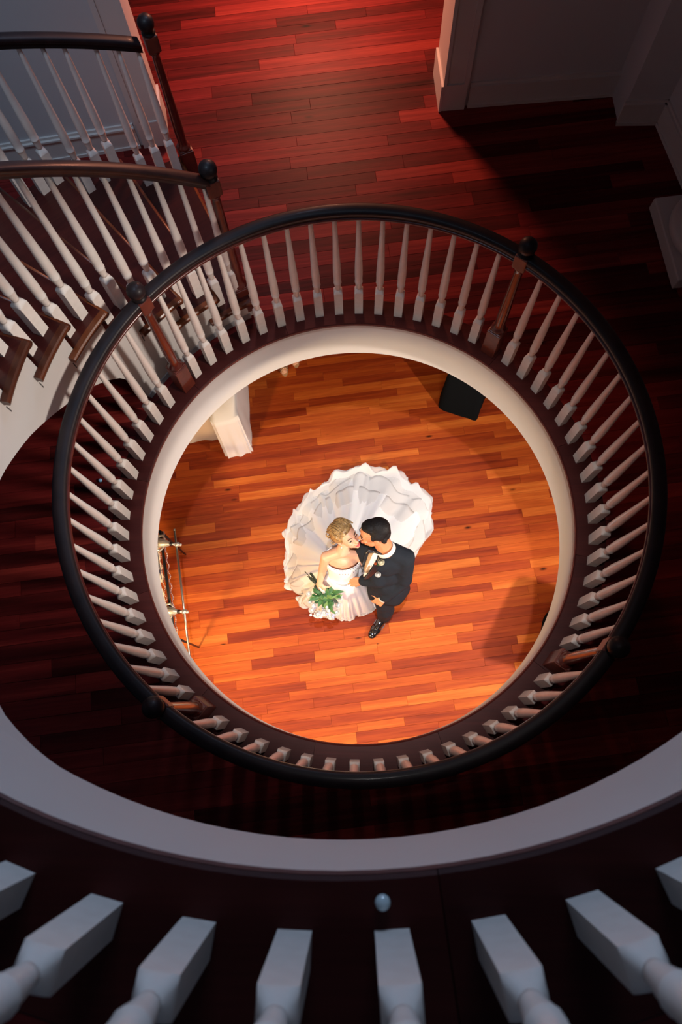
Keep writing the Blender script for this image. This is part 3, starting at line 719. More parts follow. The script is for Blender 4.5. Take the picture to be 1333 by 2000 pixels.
# shoes
M_SHOE = mat('patent_leather', (0.006, 0.006, 0.008), 0.08, coat=1.0, spec=0.8)
for ank, toe in ((ankL, P(731, 1234, .03)), (ankR, V((.27, .90, .03)))):
    d = V((toe.x - ank.x, toe.y - ank.y, 0)).normalized(); L = V((-d.y, d.x, 0)); a0 = V((ank.x, ank.y, 0)) - d * .055
    b = MB(); B_ = Matrix((L, d, V((0, 0, 1)))).transposed()
    b.ell(a0 + V((0, 0, .035)), (.036, .046, .040), B_); b.ell(a0 + d * .10 + V((0, 0, .042)), (.042, .095, .040), B_)
    b.ell(a0 + d * .175 + V((0, 0, .030)), (.048, .062, .030), B_); b.ell(a0 + d * .225 + V((0, 0, .026)), (.038, .045, .024), B_)
    b.ell(a0 + d * .05 + V((0, 0, .075)), (.038, .05, .035), B_)
    sh = grow(b.build('shoe', M_SHOE, groom), .005, 2)
    b = MB(); pts = []
    for i in range(20):
        a = 2 * PI * i / 20; x = .046 * math.sin(a); y = .105 + .158 * math.cos(a); x *= (1.0 if y > .06 else .82)
        pts.append(a0 + L * x + d * y)
    b.prism([(p.x, p.y) for p in pts], .001, .012); b.build('sole', M_TUXL, sh, origin=groom.location)
    b = MB()
    for i in range(3): q = a0 + d * (.085 + .022 * i) + V((0, 0, .083 - .006 * i)); b.tube([q - L * .018, q + V((0, 0, .003)), q + L * .018], .0028, 6)
    b.build('shoe_laces', M_TUXL, sh, origin=groom.location)
# collar, shirt front, vest, bow tie, lapels
cn = (gn + V((-.005, .0, .02)))
b = MB(); n = 28; vs = []
ax = (gh - gn).normalized(); u = ax.orthogonal().normalized(); w = ax.cross(u)
for z, r in ((-.012, .070), (.008, .067), (.022, .0655)):
    for k in range(n): a = 2 * PI * k / n; vs.append(cn + ax * z + (u * math.cos(a) + w * math.sin(a)) * r)
fs = [(j * n + k, j * n + (k + 1) % n, (j + 1) * n + (k + 1) % n, (j + 1) * n + k) for j in range(2) for k in range(n)]
b.add(vs, fs, True); o = b.build('collar', M_SHIRT, groom); sd = o.modifiers.new('thick', 'SOLIDIFY'); sd.thickness = .004
def sheet(name, pts, m, parent, th=.005, sub=2, orig=None):
    """thin cloth piece through rows of points"""
    b = MB(); r = len(pts); c_ = len(pts[0]); b.add([q for row in pts for q in row], [(i * c_ + j, i * c_ + j + 1, (i + 1) * c_ + j + 1, (i + 1) * c_ + j) for i in range(r - 1) for j in range(c_ - 1)], True)
    o = b.build(name, m, parent, origin=orig); s_ = o.modifiers.new('sub', 'SUBSURF'); s_.levels = s_.render_levels = sub
    q = o.modifiers.new('thick', 'SOLIDIFY'); q.thickness = th; q.offset = 0
    return o
# the shirt front, vest, lapels and flowers lie on the jacket: find its surface
from mathutils.bvhtree import BVHTree
bpy.context.view_layer.update()
_dg = bpy.context.evaluated_depsgraph_get(); _je = jk.evaluated_get(_dg); _jm = _je.to_mesh()
_off = V(groom.location)
_bv = BVHTree.FromPolygons([v.co + _off for v in _jm.vertices], [tuple(p.vertices) for p in _jm.polygons])
def chest(x, z, lift=.004, y0=-1.0):
    """front surface of the jacket at across-position x and height z"""
    h, n, _, _ = _bv.ray_cast(V((x, y0, z + .0)), V((0, 1, 0)))
    return h + n * lift if h is not None else V((x, .98, z))
def at_jacket(px, py, lift):
    o0 = V((0, 0, HC)); d = (P(px, py, 0) - o0).normalized(); h, n, _, _ = _bv.ray_cast(o0, d)
    if h is None: return P(px, py, 1.35)
    n = n if n.dot(d) < 0 else -n
    return h + n * lift
def strip_on(name, rows, m, lift):
    return sheet(name, [[at_jacket(x, y, lift) for x, y in r] for r in rows], m, groom, .004, 2)
strip_on('vest', [[(722, 1078), (728, 1077), (735, 1077)], [(717, 1090), (725, 1090), (733, 1090)], [(713, 1103), (720, 1104), (727, 1105)], [(711, 1116), (715, 1118), (720, 1120)]], M_VEST, .006)
strip_on('shirt_front', [[(731, 1077), (736, 1077), (741, 1078)], [(726, 1090), (732, 1090), (738, 1090)], [(720, 1103), (724, 1104), (729, 1105)], [(714, 1116), (716, 1118), (719, 1119)], [(711, 1126), (712, 1127), (713, 1128)]], M_SHIRT, .010)
strip_on('lapel', [[(742, 1080), (756, 1074)], [(739, 1090), (751, 1092)], [(731, 1104), (742, 1108)], [(721, 1119), (727, 1124)], [(712, 1131), (714, 1134)]], M_TUXL, .012)
strip_on('lapel', [[(716, 1076), (724, 1075)], [(711, 1090), (718, 1090)], [(708, 1104), (713, 1104)], [(707, 1118), (710, 1118)]], M_TUXL, .010)
tie = at_jacket(735, 1076, .02)
b = MB(); b.ell(tie, (.010, .009, .011))
for q in (-1, 1):
    d = V((q, -.15 * q, .05)).normalized()
    b.tube([tie, tie + d * .02, tie + d * .045, tie + d * .052], [.008, .014, .019, .016], 8)
b.build('bow_tie', M_TUXL, groom)
b = MB()
for x, y in ((739, 1084), (728, 1103)): b.ell(at_jacket(x, y, .014), (.004, .004, .004), n=8, m=6)
b.build('shirt_stud', M_TUXL, groom)
for w0, el in ((wrL, elL), (wrR, elR)):
    d = (w0 - el).normalized(); b = MB(); b.tube([w0 - d * .035, w0 - d * .012, w0 + d * .012], [.037, .036, .034], 16); b.build('shirt_cuff', M_SHIRT, groom)
# rose pinned to the lapel, orange bud, folded pocket square
M_ROSE = mat('rose_cream', (0.80, 0.76, 0.60), 0.6); M_BUD = mat('bud_orange', (0.70, 0.20, 0.06), 0.6); M_GREEN = mat('leaf_green', (0.06, 0.20, 0.05), 0.5, noise=((0.02, 0.09, 0.025), 40)); M_GREENL = mat('leaf_light', (0.20, 0.34, 0.10), 0.45, noise=((0.10, 0.20, 0.05), 30))
def rose_mesh(mb, c, r, up, n=9):
    up = V(up).normalized(); u = up.orthogonal().normalized(); w = up.cross(u); c = V(c)
    mb.ell(c, (r * .42,) * 3, n=10, m=7)
    for ring, (rr, cnt, lift, open_) in enumerate(((.42, 3, .45, .15), (.66, 5, .28, .40), (.92, 6, .02, .75))):
        for k in range(cnt):
            a = 2 * PI * (k + ring * .4) / cnt; d = u * math.cos(a) + w * math.sin(a); t = up.cross(d)
            rows = []
            for i in range(4):
                s_ = i / 3; base = c + d * r * (rr * .55 + open_ * s_ * .5) + up * r * (lift - .45 + .75 * s_ * (1 - .35 * open_))
                wd = r * (.32 + .42 * math.sin(PI * min(s_ * .8 + .1, 1)))
                rows.append([base - t * wd - d * r * .12, base + up * r * .03, base + t * wd - d * r * .12])
            vs = [p for row in rows for p in row]; mb.add(vs, [(i * 3 + j, i * 3 + j + 1, (i + 1) * 3 + j + 1, (i + 1) * 3 + j) for i in range(3) for j in range(2)], True)
rp = at_jacket(746, 1097, .022)
b = MB(); rose_mesh(b, rp, .026, (0, -.55, .8)); bt = b.build('boutonniere_rose', M_ROSE, groom)
b = MB(); rose_mesh(b, rp + V((-.040, -.004, -.018)), .012, (0, -.5, .8)); b.build('boutonniere_bud', M_BUD, groom)
def leaf(mb, base, tip, wd, nrm, bend=.15):
    base = V(base); tip = V(tip); d = tip - base; n = V(nrm); n = (n - d * n.dot(d) / max(d.length_squared, 1e-9)).normalized(); s_ = d.normalized().cross(n)
    rows = []
    for t, w_ in ((0, .10), (.25, .75), (.55, 1.0), (.8, .62), (1, .04)):
        c = base + d * t + n * math.sin(PI * t) * bend * d.length
        rows.append([c - s_ * wd * w_ + n * wd * .25 * w_, c, c + s_ * wd * w_ + n * wd * .25 * w_])
    mb.add([p for r in rows for p in r], [(i * 3 + j, i * 3 + j + 1, (i + 1) * 3 + j + 1, (i + 1) * 3 + j) for i in range(4) for j in range(2)], True)
b = MB(); leaf(b, rp, rp + V((-.03, -.01, -.04)), .009, (0, -1, .5)); leaf(b, rp, rp + V((.01, -.01, -.045)), .009, (0, -1, .5)); b.build('boutonniere_leaf', M_GREEN, groom)
sq = at_jacket(740, 1118, .018)
b = MB(); rose_mesh(b, sq, .024, (0, -.6, .75)); b.build('pocket_square', M_SHIRT, groom)

# ------------------------------------------------------------------ bride
bh = P(677, 1047, 1.535); BB = basis((0.68, -0.46, 0.58), (-0.46, 0.46, 0.72))
bn = V((-.118, 1.085, 1.385))
bride = root('person', 'blonde woman in a strapless white ruffled gown, kissing the man in black', 'person', (-.10, 1.0, 0))
bR, bL = V((-.232, 1.060, 1.315)), V((-.015, 1.085, 1.315))
eR, wR_ = P(631, 1112, 1.10), P(624, 1141, .955)
eL, wL_ = P(712, 1098, 1.17), V((.17, 1.20, 1.20))
b = MB()
head(b, bh, BB, .93, bn, .045, True)
b.ell((-.120, 1.070, 1.24), (.119, .088, .13), None, 16, 12); b.ell((-.115, 1.03, 1.08), (.105, .078, .13), None, 16, 12); b.ell((-.115, 1.0, .90), (.115, .09, .12), None, 16, 12)
b.chain([bn, bR], [.045, .038]); b.chain([bn, bL], [.045, .038])
b.ell((-.160, 1.035, 1.205), (.050, .046, .055)); b.ell((-.076, 1.04, 1.205), (.050, .046, .055))
b.chain([bR, eR, wR_], [.042, .033, .022]); b.chain([bL, eL, wL_], [.042, .033, .022])
b.chain([(-.16, 1.0, .9), (-.16, .97, .48), (-.16, 1.0, .09)], [.075, .05, .032]); b.chain([(-.05, 1.0, .9), (-.05, .97, .48), (-.05, 1.0, .09)], [.075, .05, .032])
for x in (-.16, -.05): b.ell((x, .95, .04), (.034, .10, .032))
hand(b, wR_, P(632, 1153, .90) - wR_, (.35, -.25, -.6), 1, .84, .75)
hand(b, wL_, V((.2, .8, -.4)), (.5, -.6, 0), 1, .84, .3)
grow(b.build('body', M_SKIN_B, bride), .005, 3)
face_bits(bride, bh, BB, .93, M_LIP_B)
T = lambda x, y, z: bh + BB @ V((x * .93, y * .93, z * .93))
M_HAIR_B = mat('hair_blonde', (0.58, 0.36, 0.14), 0.4, coat=0.2, noise=((0.15, 0.075, 0.03), 75), bump=0.6, bscale=200)
b = MB()
b.ell(T(0, -.030, .042), (.084, .088, .080), BB, 18, 12); b.ell(T(0, -.075, .010), (.066, .048, .064), BB, 14, 10); b.ell(T(0, .02, .078), (.058, .046, .032), BB)
for q in (-1, 1): b.ell(T(.066 * q, -.030, .020), (.020, .042, .042), BB)
hb_ = grow(b.build('hair', M_HAIR_B, bride), .005, 2)
# swept strands and pinned curls
rnd = random.Random(5)
for k in range(26):
    q = rnd.uniform(-1.35, 1.35); r0 = .088 + rnd.uniform(0, .006)
    pts = []
    for i in range(8):
        t = i / 7; ph = math.radians(38 + 125 * t); x = math.sin(q) * r0 * (.95 - .25 * t); y = math.cos(ph) * r0 * 1.02 - .026; z = math.sin(ph) * r0 * (.55 + .45 * math.cos(q)) + .036
        pts.append(T(x, y - .01, z))
    b = MB(); b.tube(pts, [.003, .0055, .007, .0075, .0075, .007, .0055, .003], 6); b.build('hair_strand', M_HAIR_B, hb_, origin=bride.location)
for k in range(16):
    q = rnd.uniform(-.065, .065); zc = rnd.uniform(-.055, .045); c0 = T(q, -.112 - .018 * math.cos(q * 20), zc); rr = rnd.uniform(.014, .022)
    e1 = BB @ V((rnd.uniform(-1, 1), rnd.uniform(-.3, .3), rnd.uniform(-1, 1))).normalized(); e2 = e1.orthogonal().normalized()
    b = MB(); b.tube([c0 + (e1 * math.cos(a * .9) + e2 * math.sin(a * .9)) * rr * (1 - a * .07) + e1.cross(e2) * a * .002 for a in range(8)], [.003] + [.0065] * 6 + [.003], 6)
    b.build('hair_curl', M_HAIR_B, hb_, origin=bride.location)
for q in (-1, 1):
    b = MB(); c0 = T(.085 * q, .0, -.040); b.ell(c0, (.005, .005, .008), n=8, m=6); b.build('earring', mat('pearl', (.9, .88, .85), .15, coat=1) if q < 0 else bpy.data.materials['pearl'], bride)
# gown
M_SATIN = mat('gown_satin', (0.93, 0.92, 0.93), 0.5, bump=0.05, bscale=120, sss=.12)
def organza(name, alpha):
    m = mat(name, (0.94, 0.93, 0.93), 0.6); nt = m.node_tree; b_ = nt.nodes['Principled BSDF']
    tl = nt.nodes.new('ShaderNodeBsdfTranslucent'); tl.inputs[0].default_value = (.9, .88, .87, 1)
    tp = nt.nodes.new('ShaderNodeBsdfTransparent'); m1 = nt.nodes.new('ShaderNodeMixShader'); m1.inputs[0].default_value = .3
    m2 = nt.nodes.new('ShaderNodeMixShader'); m2.inputs[0].default_value = alpha
    nt.links.new(b_.outputs[0], m1.inputs[1]); nt.links.new(tl.outputs[0], m1.inputs[2]); nt.links.new(m1.outputs[0], m2.inputs[2]); nt.links.new(tp.outputs[0], m2.inputs[1])
    nt.links.new(m2.outputs[0], nt.nodes['Material Output'].inputs[0]); return m
M_ORG = organza('organza', .82); M_ORG2 = organza('organza_edge', .55)
b = MB(); n = 44; vs = []
rows = [(1.258, .126, .086, 1.068), (1.22, .127, .092, 1.062), (1.15, .119, .089, 1.045), (1.09, .110, .084, 1.030), (1.03, .108, .084, 1.015), (.99, .112, .094, 1.003), (.95, .118, .10, 1.0)]
for z, rx, ry, cy in rows:
    for k in range(n):
        a = 2 * PI * k / n; f = max(0, math.cos(a + PI / 2)); bump = .010 * math.exp(-((z - 1.20) / .05) ** 2) * math.exp(-((abs(math.degrees(a) - 270) - 24) / 20) ** 2)
        top = (.018 * math.exp(-((abs(math.degrees(a) - 270) - 26) / 18) ** 2)) if z > 1.24 else 0
        vs.append((-.118 + (rx + bump) * math.cos(a), cy + (ry + bump + .006) * math.sin(a), z + top))
fs = [(j * n + k, j * n + (k + 1) % n, (j + 1) * n + (k + 1) % n, (j + 1) * n + k) for j in range(len(rows) - 1) for k in range(n)]
b.add(vs, fs, True); bod = b.build('bodice', M_SATIN, bride); q = bod.modifiers.new('thick', 'SOLIDIFY'); q.thickness = .006; q.offset = 1
# beaded band round the top of the bodice
b = MB()
for k in range(n):
    for j in range(2):
        if rnd.random() < .75:
            v = V(vs[k + n * j]); d = V((v.x + .118, v.y - 1.055, 0)).normalized(); b.ell(v + d * .009 + V((0, 0, -.008 * j + rnd.uniform(-.004, .004))), (.0035,) * 3, n=6, m=4)
b.build('beading', mat('bead_silver', (.35, .33, .36), .25, metal=.7), bod, origin=bride.location)['kind'] = 'stuff'
# skirt with a long train
HEM = [(655, 1209), (680, 1213), (698, 1201), (716, 1203), (729, 1192), (737, 1172), (765, 1155), (795, 1120), (806, 1085), (820, 1062), (838, 1043), (846, 1015), (841, 985), (826, 962), (806, 949), (783, 936), (773, 926), (748, 924), (731, 930), (720, 916), (690, 919), (665, 929), (640, 945), (608, 962), (592, 990), (573, 1002), (568, 1030), (560, 1045), (562, 1078), (559, 1110), (563, 1142), (577, 1172), (600, 1163), (612, 1190), (632, 1205)]
wc = V((-.115, 1.000, 1.02))
hem3 = [P(x, y, .02) for x, y in HEM]
ang = sorted([(math.atan2(p.y - wc.y, p.x - wc.x), (V((p.x, p.y)) - V((wc.x, wc.y))).length) for p in hem3])
def hemR(a):
    a = (a + PI) % (2 * PI) - PI
    for i in range(len(ang)):
        a0, r0 = ang[i - 1]; a1, r1 = ang[i]
        if i == 0: a0 -= 2 * PI
        if a0 <= a <= a1: t = (a - a0) / max(a1 - a0, 1e-6); return r0 + (r1 - r0) * t
    a0, r0 = ang[-1]; a1, r1 = ang[0]; a1 += 2 * PI; return r0 + (r1 - r0) * (a - a0) / (a1 - a0)
def skirt_pt(a, s_, lift=0.0):
    R_ = hemR(a); r0 = .100
    L = R_ - r0; k = 1.0 + 1.25 * min(max((L - .25) / .7, 0), 1)      # the longer the reach the sooner it drops to the floor
    r = r0 + L * (s_ ** (.82 if L > .5 else .75)); z = .02 + 1.0 * max(1 - s_, 0.0) ** k
    fold = math.sin(a * 9 + 2.2 * math.sin(a * 2) + 1.2 * s_) * .5 + math.sin(a * 17 + 1.3 - 2.0 * s_) * .3
    fold += .35 * math.sin(a * 31 + 3 * math.sin(a * 4)) * s_
    puff = max(0.0, math.sin(PI * min(s_ * 1.02, 1.0))) * min(max((L - .25) / .7, 0), 1)
    z += lift + .075 * fold * s_ * (1.08 - s_) * 2.0 + .10 * puff
    r += .018 * fold * s_
    return V((wc.x + r * math.cos(a), wc.y + r * math.sin(a), max(z, .006)))
def polar(name, s0, s1, ns, lift, m, parent, na=240, a0=0, a1=2 * PI, wob=0.0, wf=23, seed=0, curl=0.0, th=.003):
    rn = random.Random(seed); ph = [rn.uniform(0, 6.28) for _ in range(4)]; b = MB(); vs = []
    full = a1 - a0 > 6.28; NA = na if full else na + 1
    for j in range(ns + 1):
        t = j / ns; s_ = s0 + (s1 - s0) * t
        for k in range(NA):
            a = a0 + (a1 - a0) * k / na
            wv = math.sin(a * wf + ph[0] + 1.6 * math.sin(3 * a + ph[1])) * .6 + math.sin(a * wf * 1.9 + ph[2] + 1.2 * math.sin(5 * a + ph[3])) * .4
            e = 1.0 if full else min(1, (k / na) * 8, (1 - k / na) * 8)
            p = skirt_pt(a, max(min(s_ + wob * wv * .6 * t, 1.06), 0.0)); d = V((math.cos(a), math.sin(a), 0)); tg = V((-d.y, d.x, 0))
            p += V((0, 0, (lift * math.sin(PI * .5 * t) + curl * t * t * (0.6 + .6 * wv)) * e)) + tg * wob * .35 * t * math.cos(a * wf + ph[0]) + V((0, 0, .004))
            p.z = max(p.z, .008)
            vs.append(p)
    fs = [(j * NA + k, j * NA + (k + 1) % NA, (j + 1) * NA + (k + 1) % NA, (j + 1) * NA + k) for j in range(ns) for k in range(na)]
    b.add(vs, fs, True); o = b.build(name, m, parent, fix=False); q = o.modifiers.new('thick', 'SOLIDIFY'); q.thickness = th; return o
polar('skirt', 0, 1.0, 26, 0, M_SATIN, bride)
bk0, bk1 = math.radians(-10), math.radians(205)
for i, (s0, s1, lf) in enumerate(((.52, .76, .006), (.68, .90, .009), (.80, .985, .012))):
    polar('ruffle', s0, s1, 7, lf, M_ORG, bride, a0=bk0 - .10 * i, a1=bk1 + .12 * i, wob=.12, wf=9 + 5 * i, seed=i, curl=.016, th=.0012)
polar('hem_ruffle', .86, 1.03, 7, .022, M_ORG2, bride, wob=.05, wf=21, seed=11, curl=.026, th=.0015)
polar('hem_ruffle', .90, 1.015, 6, .034, M_ORG, bride, a0=math.radians(-60), a1=math.radians(250), wob=.05, wf=29, seed=12, curl=.03, th=.0015)

# ------------------------------------------------------------------ bouquet in her hand
bq = P(636, 1166, .88)
bou = root('bouquet', 'bouquet of white roses and green leaves held by the woman in white', 'bouquet', bq)
hd = V(wR_) + (P(632, 1153, .90) - wR_).normalized() * .06
axis = (P(640, 1172, .86) - P(607, 1122, .97)).normalized()
s0 = P(606, 1121, .985)
M_STEM = mat('stem_dark', (0.035, 0.045, 0.025), 0.6)
rnd = random.Random(9)
for k in range(9):
    off = V((rnd.uniform(-.018, .018), rnd.uniform(-.018, .018), rnd.uniform(-.018, .018))); tip = s0 + off * 1.6 + axis * rnd.uniform(-.02, .02)
    b = MB(); b.tube([tip, hd + off * .45, bq + off * .8], .0036, 6); b.build('stem', M_STEM, bou)
b = MB(); b.tube([hd - axis * .045, hd + axis * .03], .020, 12); b.build('ribbon_wrap', M_SHIRT, bou)
lv = [(612, 1150, 0, 0), (608, 1165, 0, 0), (615, 1178, 0, 0), (622, 1185, 0, 0), (632, 1182, 1, 1), (640, 1172, 1, 1), (645, 1160, 1, 1), (655, 1152, 1, 0), (662, 1156, 0, 0), (648, 1146, 0, 0), (640, 1150, 0, 0), (634, 1160, 1, 1), (628, 1170, 0, 0), (620, 1160, 0, 0), (638, 1188, 0, 0), (648, 1168, 1, 1), (652, 1178, 0, 0), (668, 1162, 1, 1), (672, 1156, 0, 0), (604, 1172, 0, 0), (626, 1150, 1, 0), (643, 1180, 1, 1), (618, 1170, 0, 0), (655, 1198, 0, 0), (650, 1188, 0, 0)]
for i, (x, y, lt, _) in enumerate(lv):
    base = bq + V((rnd.uniform(-.03, .03), rnd.uniform(-.03, .03), rnd.uniform(-.02, .02))); tip = P(x, y, .90 + rnd.uniform(-.04, .05))
    mid = base.lerp(tip, .35); b = MB(); leaf(b, mid + V((0, 0, .02)), tip + (tip - base) * .05, .013 + .007 * rnd.random(), (rnd.uniform(-.4, .4), rnd.uniform(-.6, .1), 1), .12)
    o = b.build('leaf', M_GREENL if lt else M_GREEN, bou)
M_PETAL = mat('petal_white', (0.92, 0.92, 0.90), 0.6, sss=.1)
for x, y, r in ((609, 1192, .026), (621, 1200, .034), (634, 1197, .030), (646, 1188, .032), (604, 1160, .024), (650, 1174, .030), (661, 1182, .028), (613, 1182, .022), (658, 1196, .028), (645, 1204, .026), (606, 1176, .020), (664, 1168, .022), (633, 1186, .022)):
    b = MB(); rose_mesh(b, P(x, y, .87 + rnd.uniform(-.02, .03)), r, (rnd.uniform(-.3, .3), -.2, 1)); b.build('white_rose', M_PETAL, bou)
for k in range(26):
    a = rnd.uniform(0, 2 * PI); rr = rnd.uniform(.02, .085); c0 = bq + V((rr * math.cos(a), .8 * rr * math.sin(a) + .01, rnd.uniform(-.01, .04)))
    tip = c0 + V((math.cos(a + rnd.uniform(-.8, .8)), math.sin(a + rnd.uniform(-.8, .8)), rnd.uniform(-.3, .5))) * rnd.uniform(.03, .055)
    b = MB(); leaf(b, c0, tip, rnd.uniform(.010, .017), (rnd.uniform(-.5, .5), rnd.uniform(-.6, .3), 1), .15); b.build('leaf', (M_GREEN, M_GREENL, M_STEM)[k % 3], bou)
for k in range(22):
    x = rnd.uniform(605, 664); y = rnd.uniform(1178, 1206) if rnd.random() < .7 else rnd.uniform(1150, 1175); c0 = P(x, y, .90 + rnd.uniform(-.02, .02)); b = MB()
    for j in range(5):
        a = 2 * PI * j / 5 + k; b.ell(c0 + V((math.cos(a), math.sin(a), 0)) * .0065, (.0055, .0055, .003), n=6, m=4)
    b.build('small_blossom', M_PETAL if k % 3 else mat('blossom_blue', (.45, .5, .75), .6), bou)
b = MB(); b.ell(bq + V((0, 0, -.02)), (.075, .06, .045), n=14, m=8); b.build('flower_core', M_GREEN, bou)

# ================================================================== things at the rim of the ground floor
def draped(rt, name, pts, ztop, m, flare=.04, z0=.004, wob=.012, wf=9, seed=0, top=True):
    """floor-length cloth over a table: outline pts at the top, flaring with folds to the floor"""
    rn = random.Random(seed); ph = rn.uniform(0, 6); c = sum((V((*p, 0)) for p in pts), V()) / len(pts)
    per = []; n = len(pts); sub = 14
    for i in range(n):
        a = V((*pts[i], 0)); b2 = V((*pts[(i + 1) % n], 0))
        for k in range(sub): per.append(a.lerp(b2, k / sub))
    for _ in range(2): per = [(per[i - 1] + per[i] * 2 + per[(i + 1) % len(per)]) / 4 for i in range(len(per))]
    N = len(per); b = MB(); vs = []
    for j in range(9):
        t = j / 8; z = ztop + (z0 - ztop) * t
        for k, p in enumerate(per):
            d = (p - c).normalized(); w_ = math.sin(k * wf * 2 * PI / N + ph) * wob * t + math.sin(k * wf * 3.7 * PI / N + ph * 2) * wob * .5 * t
            vs.append(p + d * (flare * t ** 1.3 + w_) + V((0, 0, z)))
    fs = [(j * N + k, j * N + (k + 1) % N, (j + 1) * N + (k + 1) % N, (j + 1) * N + k) for j in range(8) for k in range(N)]
    if top: fs.append(tuple(range(N)))
    b.add(vs, fs, True); o = b.build(name, m, rt); 
    if not top: q = o.modifiers.new('thick', 'SOLIDIFY'); q.thickness = .004
    return o
def legs(rt, pts, z, m, r=.018):
    c = sum((V((*p, 0)) for p in pts), V()) / len(pts)
    b = MB(); inner = [(c.lerp(V((*p, 0)), .86)) for p in pts]; b.prism([(p.x, p.y) for p in inner], z - .03, z - .006); b.build('tabletop', m, rt)
    for p in pts:
        q = c.lerp(V((*p, 0)), .75); b = MB(); b.tube([(q.x, q.y, .002), (q.x, q.y, z - .03)], r, 8); b.build('leg', m, rt)
M_CLOTH = mat('cloth_white', (0.80, 0.79, 0.80), 0.7, bump=.05); M_CREAM = mat('cloth_cream', (0.74, 0.60, 0.46), 0.75); M_BLACKC = mat('cloth_black', (0.004, 0.006, 0.008), 0.95, spec=.06)
M_LEG = mat('table_metal', (.25, .25, .26), .4, metal=.8)
tp = [(-1.30, 2.50), (-1.02, 2.53), (-1.12, 3.15), (-2.2, 3.25), (-2.2, 2.62), (-1.45, 2.56)]
tb = root('table', 'table under a cream floor-length cloth at the upper left of the ground floor', 'table', (-1.6, 2.9, 0))
legs(tb, [(-1.5, 2.72), (-1.5, 3.2), (-2.2, 3.2), (-2.2, 2.72)], .74, M_LEG)
cr_ = draped(tb, 'tablecloth', [(-1.345, 2.49), (-1.345, 3.25), (-2.25, 3.3), (-2.30, 2.47)], .745, M_CREAM, .05, wf=11, seed=1)
wt = root('table', 'narrow table draped in a white satin cloth down to the floor', 'table', (-1.1, 2.6, 0))
legs(wt, [(-1.20, 2.50), (-1.04, 2.52), (-1.10, 3.0), (-1.26, 2.98)], .775, M_LEG)
draped(wt, 'tablecloth', [(-1.245, 2.32), (-1.20, 2.30), (-1.04, 2.345), (-1.005, 2.365), (-1.03, 2.45), (-1.075, 3.05), (-1.27, 3.0)], .80, M_CLOTH, .022, wob=.008, wf=9, seed=4)
bt_ = root('table', 'square stand under a plain black cloth at the upper right of the ground floor', 'table', (.98, 2.9, 0))
sqp = [(.765, 2.80), (1.085, 2.67), (1.20, 2.95), (.88, 3.08)]
legs(bt_, sqp, .98, M_LEG); draped(bt_, 'tablecloth', sqp, 1.0, M_BLACKC, .03, wob=.006, wf=5, seed=2)
rt_ = root('table', 'table under a black cloth beyond the lower right of the opening', 'table', (1.85, .7, 0))
sqp = [(1.485, .46), (1.735, .93), (2.25, .78), (2.05, .30)]
legs(rt_, sqp, .74, M_LEG); draped(rt_, 'tablecloth', sqp, .75, M_BLACKC, .035, wob=.010, wf=6, seed=3)

# guest in gold sandals, mostly hidden by the floor edge
gp = V((-.70, 3.42, 0))
gu = root('person', 'guest standing in strappy gold sandals, only the toes showing under the floor edge', 'person', gp)
B_ = basis((.25, -.97, 0), (0, 0, 1)); b = MB(); hc = gp + V((0, .10, 1.55))
head(b, hc, B_, .95, gp + V((0, .10, 1.38)), .045, True)
b.ell(gp + V((0, .1, 1.22)), (.15, .09, .15)); b.ell(gp + V((0, .1, 1.0)), (.13, .09, .18)); b.ell(gp + V((0, .1, .86)), (.16, .11, .11))
toes = []
for q, tpx in ((-1, (556, 727)), (1, (578, 710))):
    toe = P(*tpx, .02); an = toe + V((-.045, .175, .06)); toes.append((toe, an))
    b.chain([gp + V((.075 * q, .1, .84)), gp + V((.06 * q, .1, .46)), an], [.08, .052, .032])
    b.chain([an, an + (toe - an) * .7 + V((0, 0, -.008)), toe + V((-.003, .012, .008))], [.032, .030, .020], 10)
    b.ell(an + V((.012, .035, -.03)), (.026, .03, .028))
    for t in range(5):
        d = V((.25, -.97, 0)); l = V((.97, .25, 0)); p = toe + l * (.013 * (t - 2)) + V((0, 0, .004)); L = .03 - .005 * abs(t - 1); b.cap(p - d * .02, p + d * (L - .012), .0085, .0068, 8)
    s_ = gp + V((.17 * q, .1, 1.32)); b.chain([gp + V((0, .1, 1.36)), s_, gp + V((.23 * q, .08, 1.06)), gp + V((.22 * q, -.02, .84))], [.045, .04, .032, .022])
    hand(b, gp + V((.22 * q, -.02, .84)), V((0, -.1, -1)), V((-q, 0, 0)), q, .85, .3)
grow(b.build('body', M_SKIN_B, gu), .007, 2)
M_GOLD = mat('sandal_gold', (0.85, 0.70, 0.45), 0.3, metal=.6)
for toe, an in toes:
    d = V((.25, -.97, 0)); l = V((.97, .25, 0)); c = toe.lerp(an, .5)
    b = MB(); out = []
    for i in range(28):
        a = 2 * PI * i / 28; w_ = (.043 if math.cos(a) > 0 else .036) * math.sin(a); out.append(toe - d * .075 + d * .115 * math.cos(a) + l * w_)
    b.prism([(p.x, p.y) for p in out], .001, .009)
    sd_ = b.build('sandal', M_GOLD, gu)
    for k, (u0, u1) in enumerate(((-.04, .04), (.04, -.04), (-.038, .03))):
        p0 = toe + l * u0 + V((0, 0, .012)) - d * .012 * k; p1 = toe + l * u1 + V((0, 0, .014)) - d * (.045 + .01 * k)
        b = MB(); b.tube([p0, (p0 + p1) / 2 + V((0, 0, .034)), p1], .0042, 6); b.build('strap', M_GOLD, sd_, origin=gu.location)
b = MB(); vs = []; n = 36
for z, rx, ry in ((1.30, .155, .10), (1.15, .145, .10), (1.0, .13, .10), (.85, .18, .14), (.62, .21, .17), (.46, .23, .185)):
    for k in range(n): a = 2 * PI * k / n; w_ = 1 + .04 * math.sin(7 * a) * (1.3 - z); vs.append((gp.x + rx * w_ * math.cos(a), gp.y + .1 + ry * w_ * math.sin(a), z))
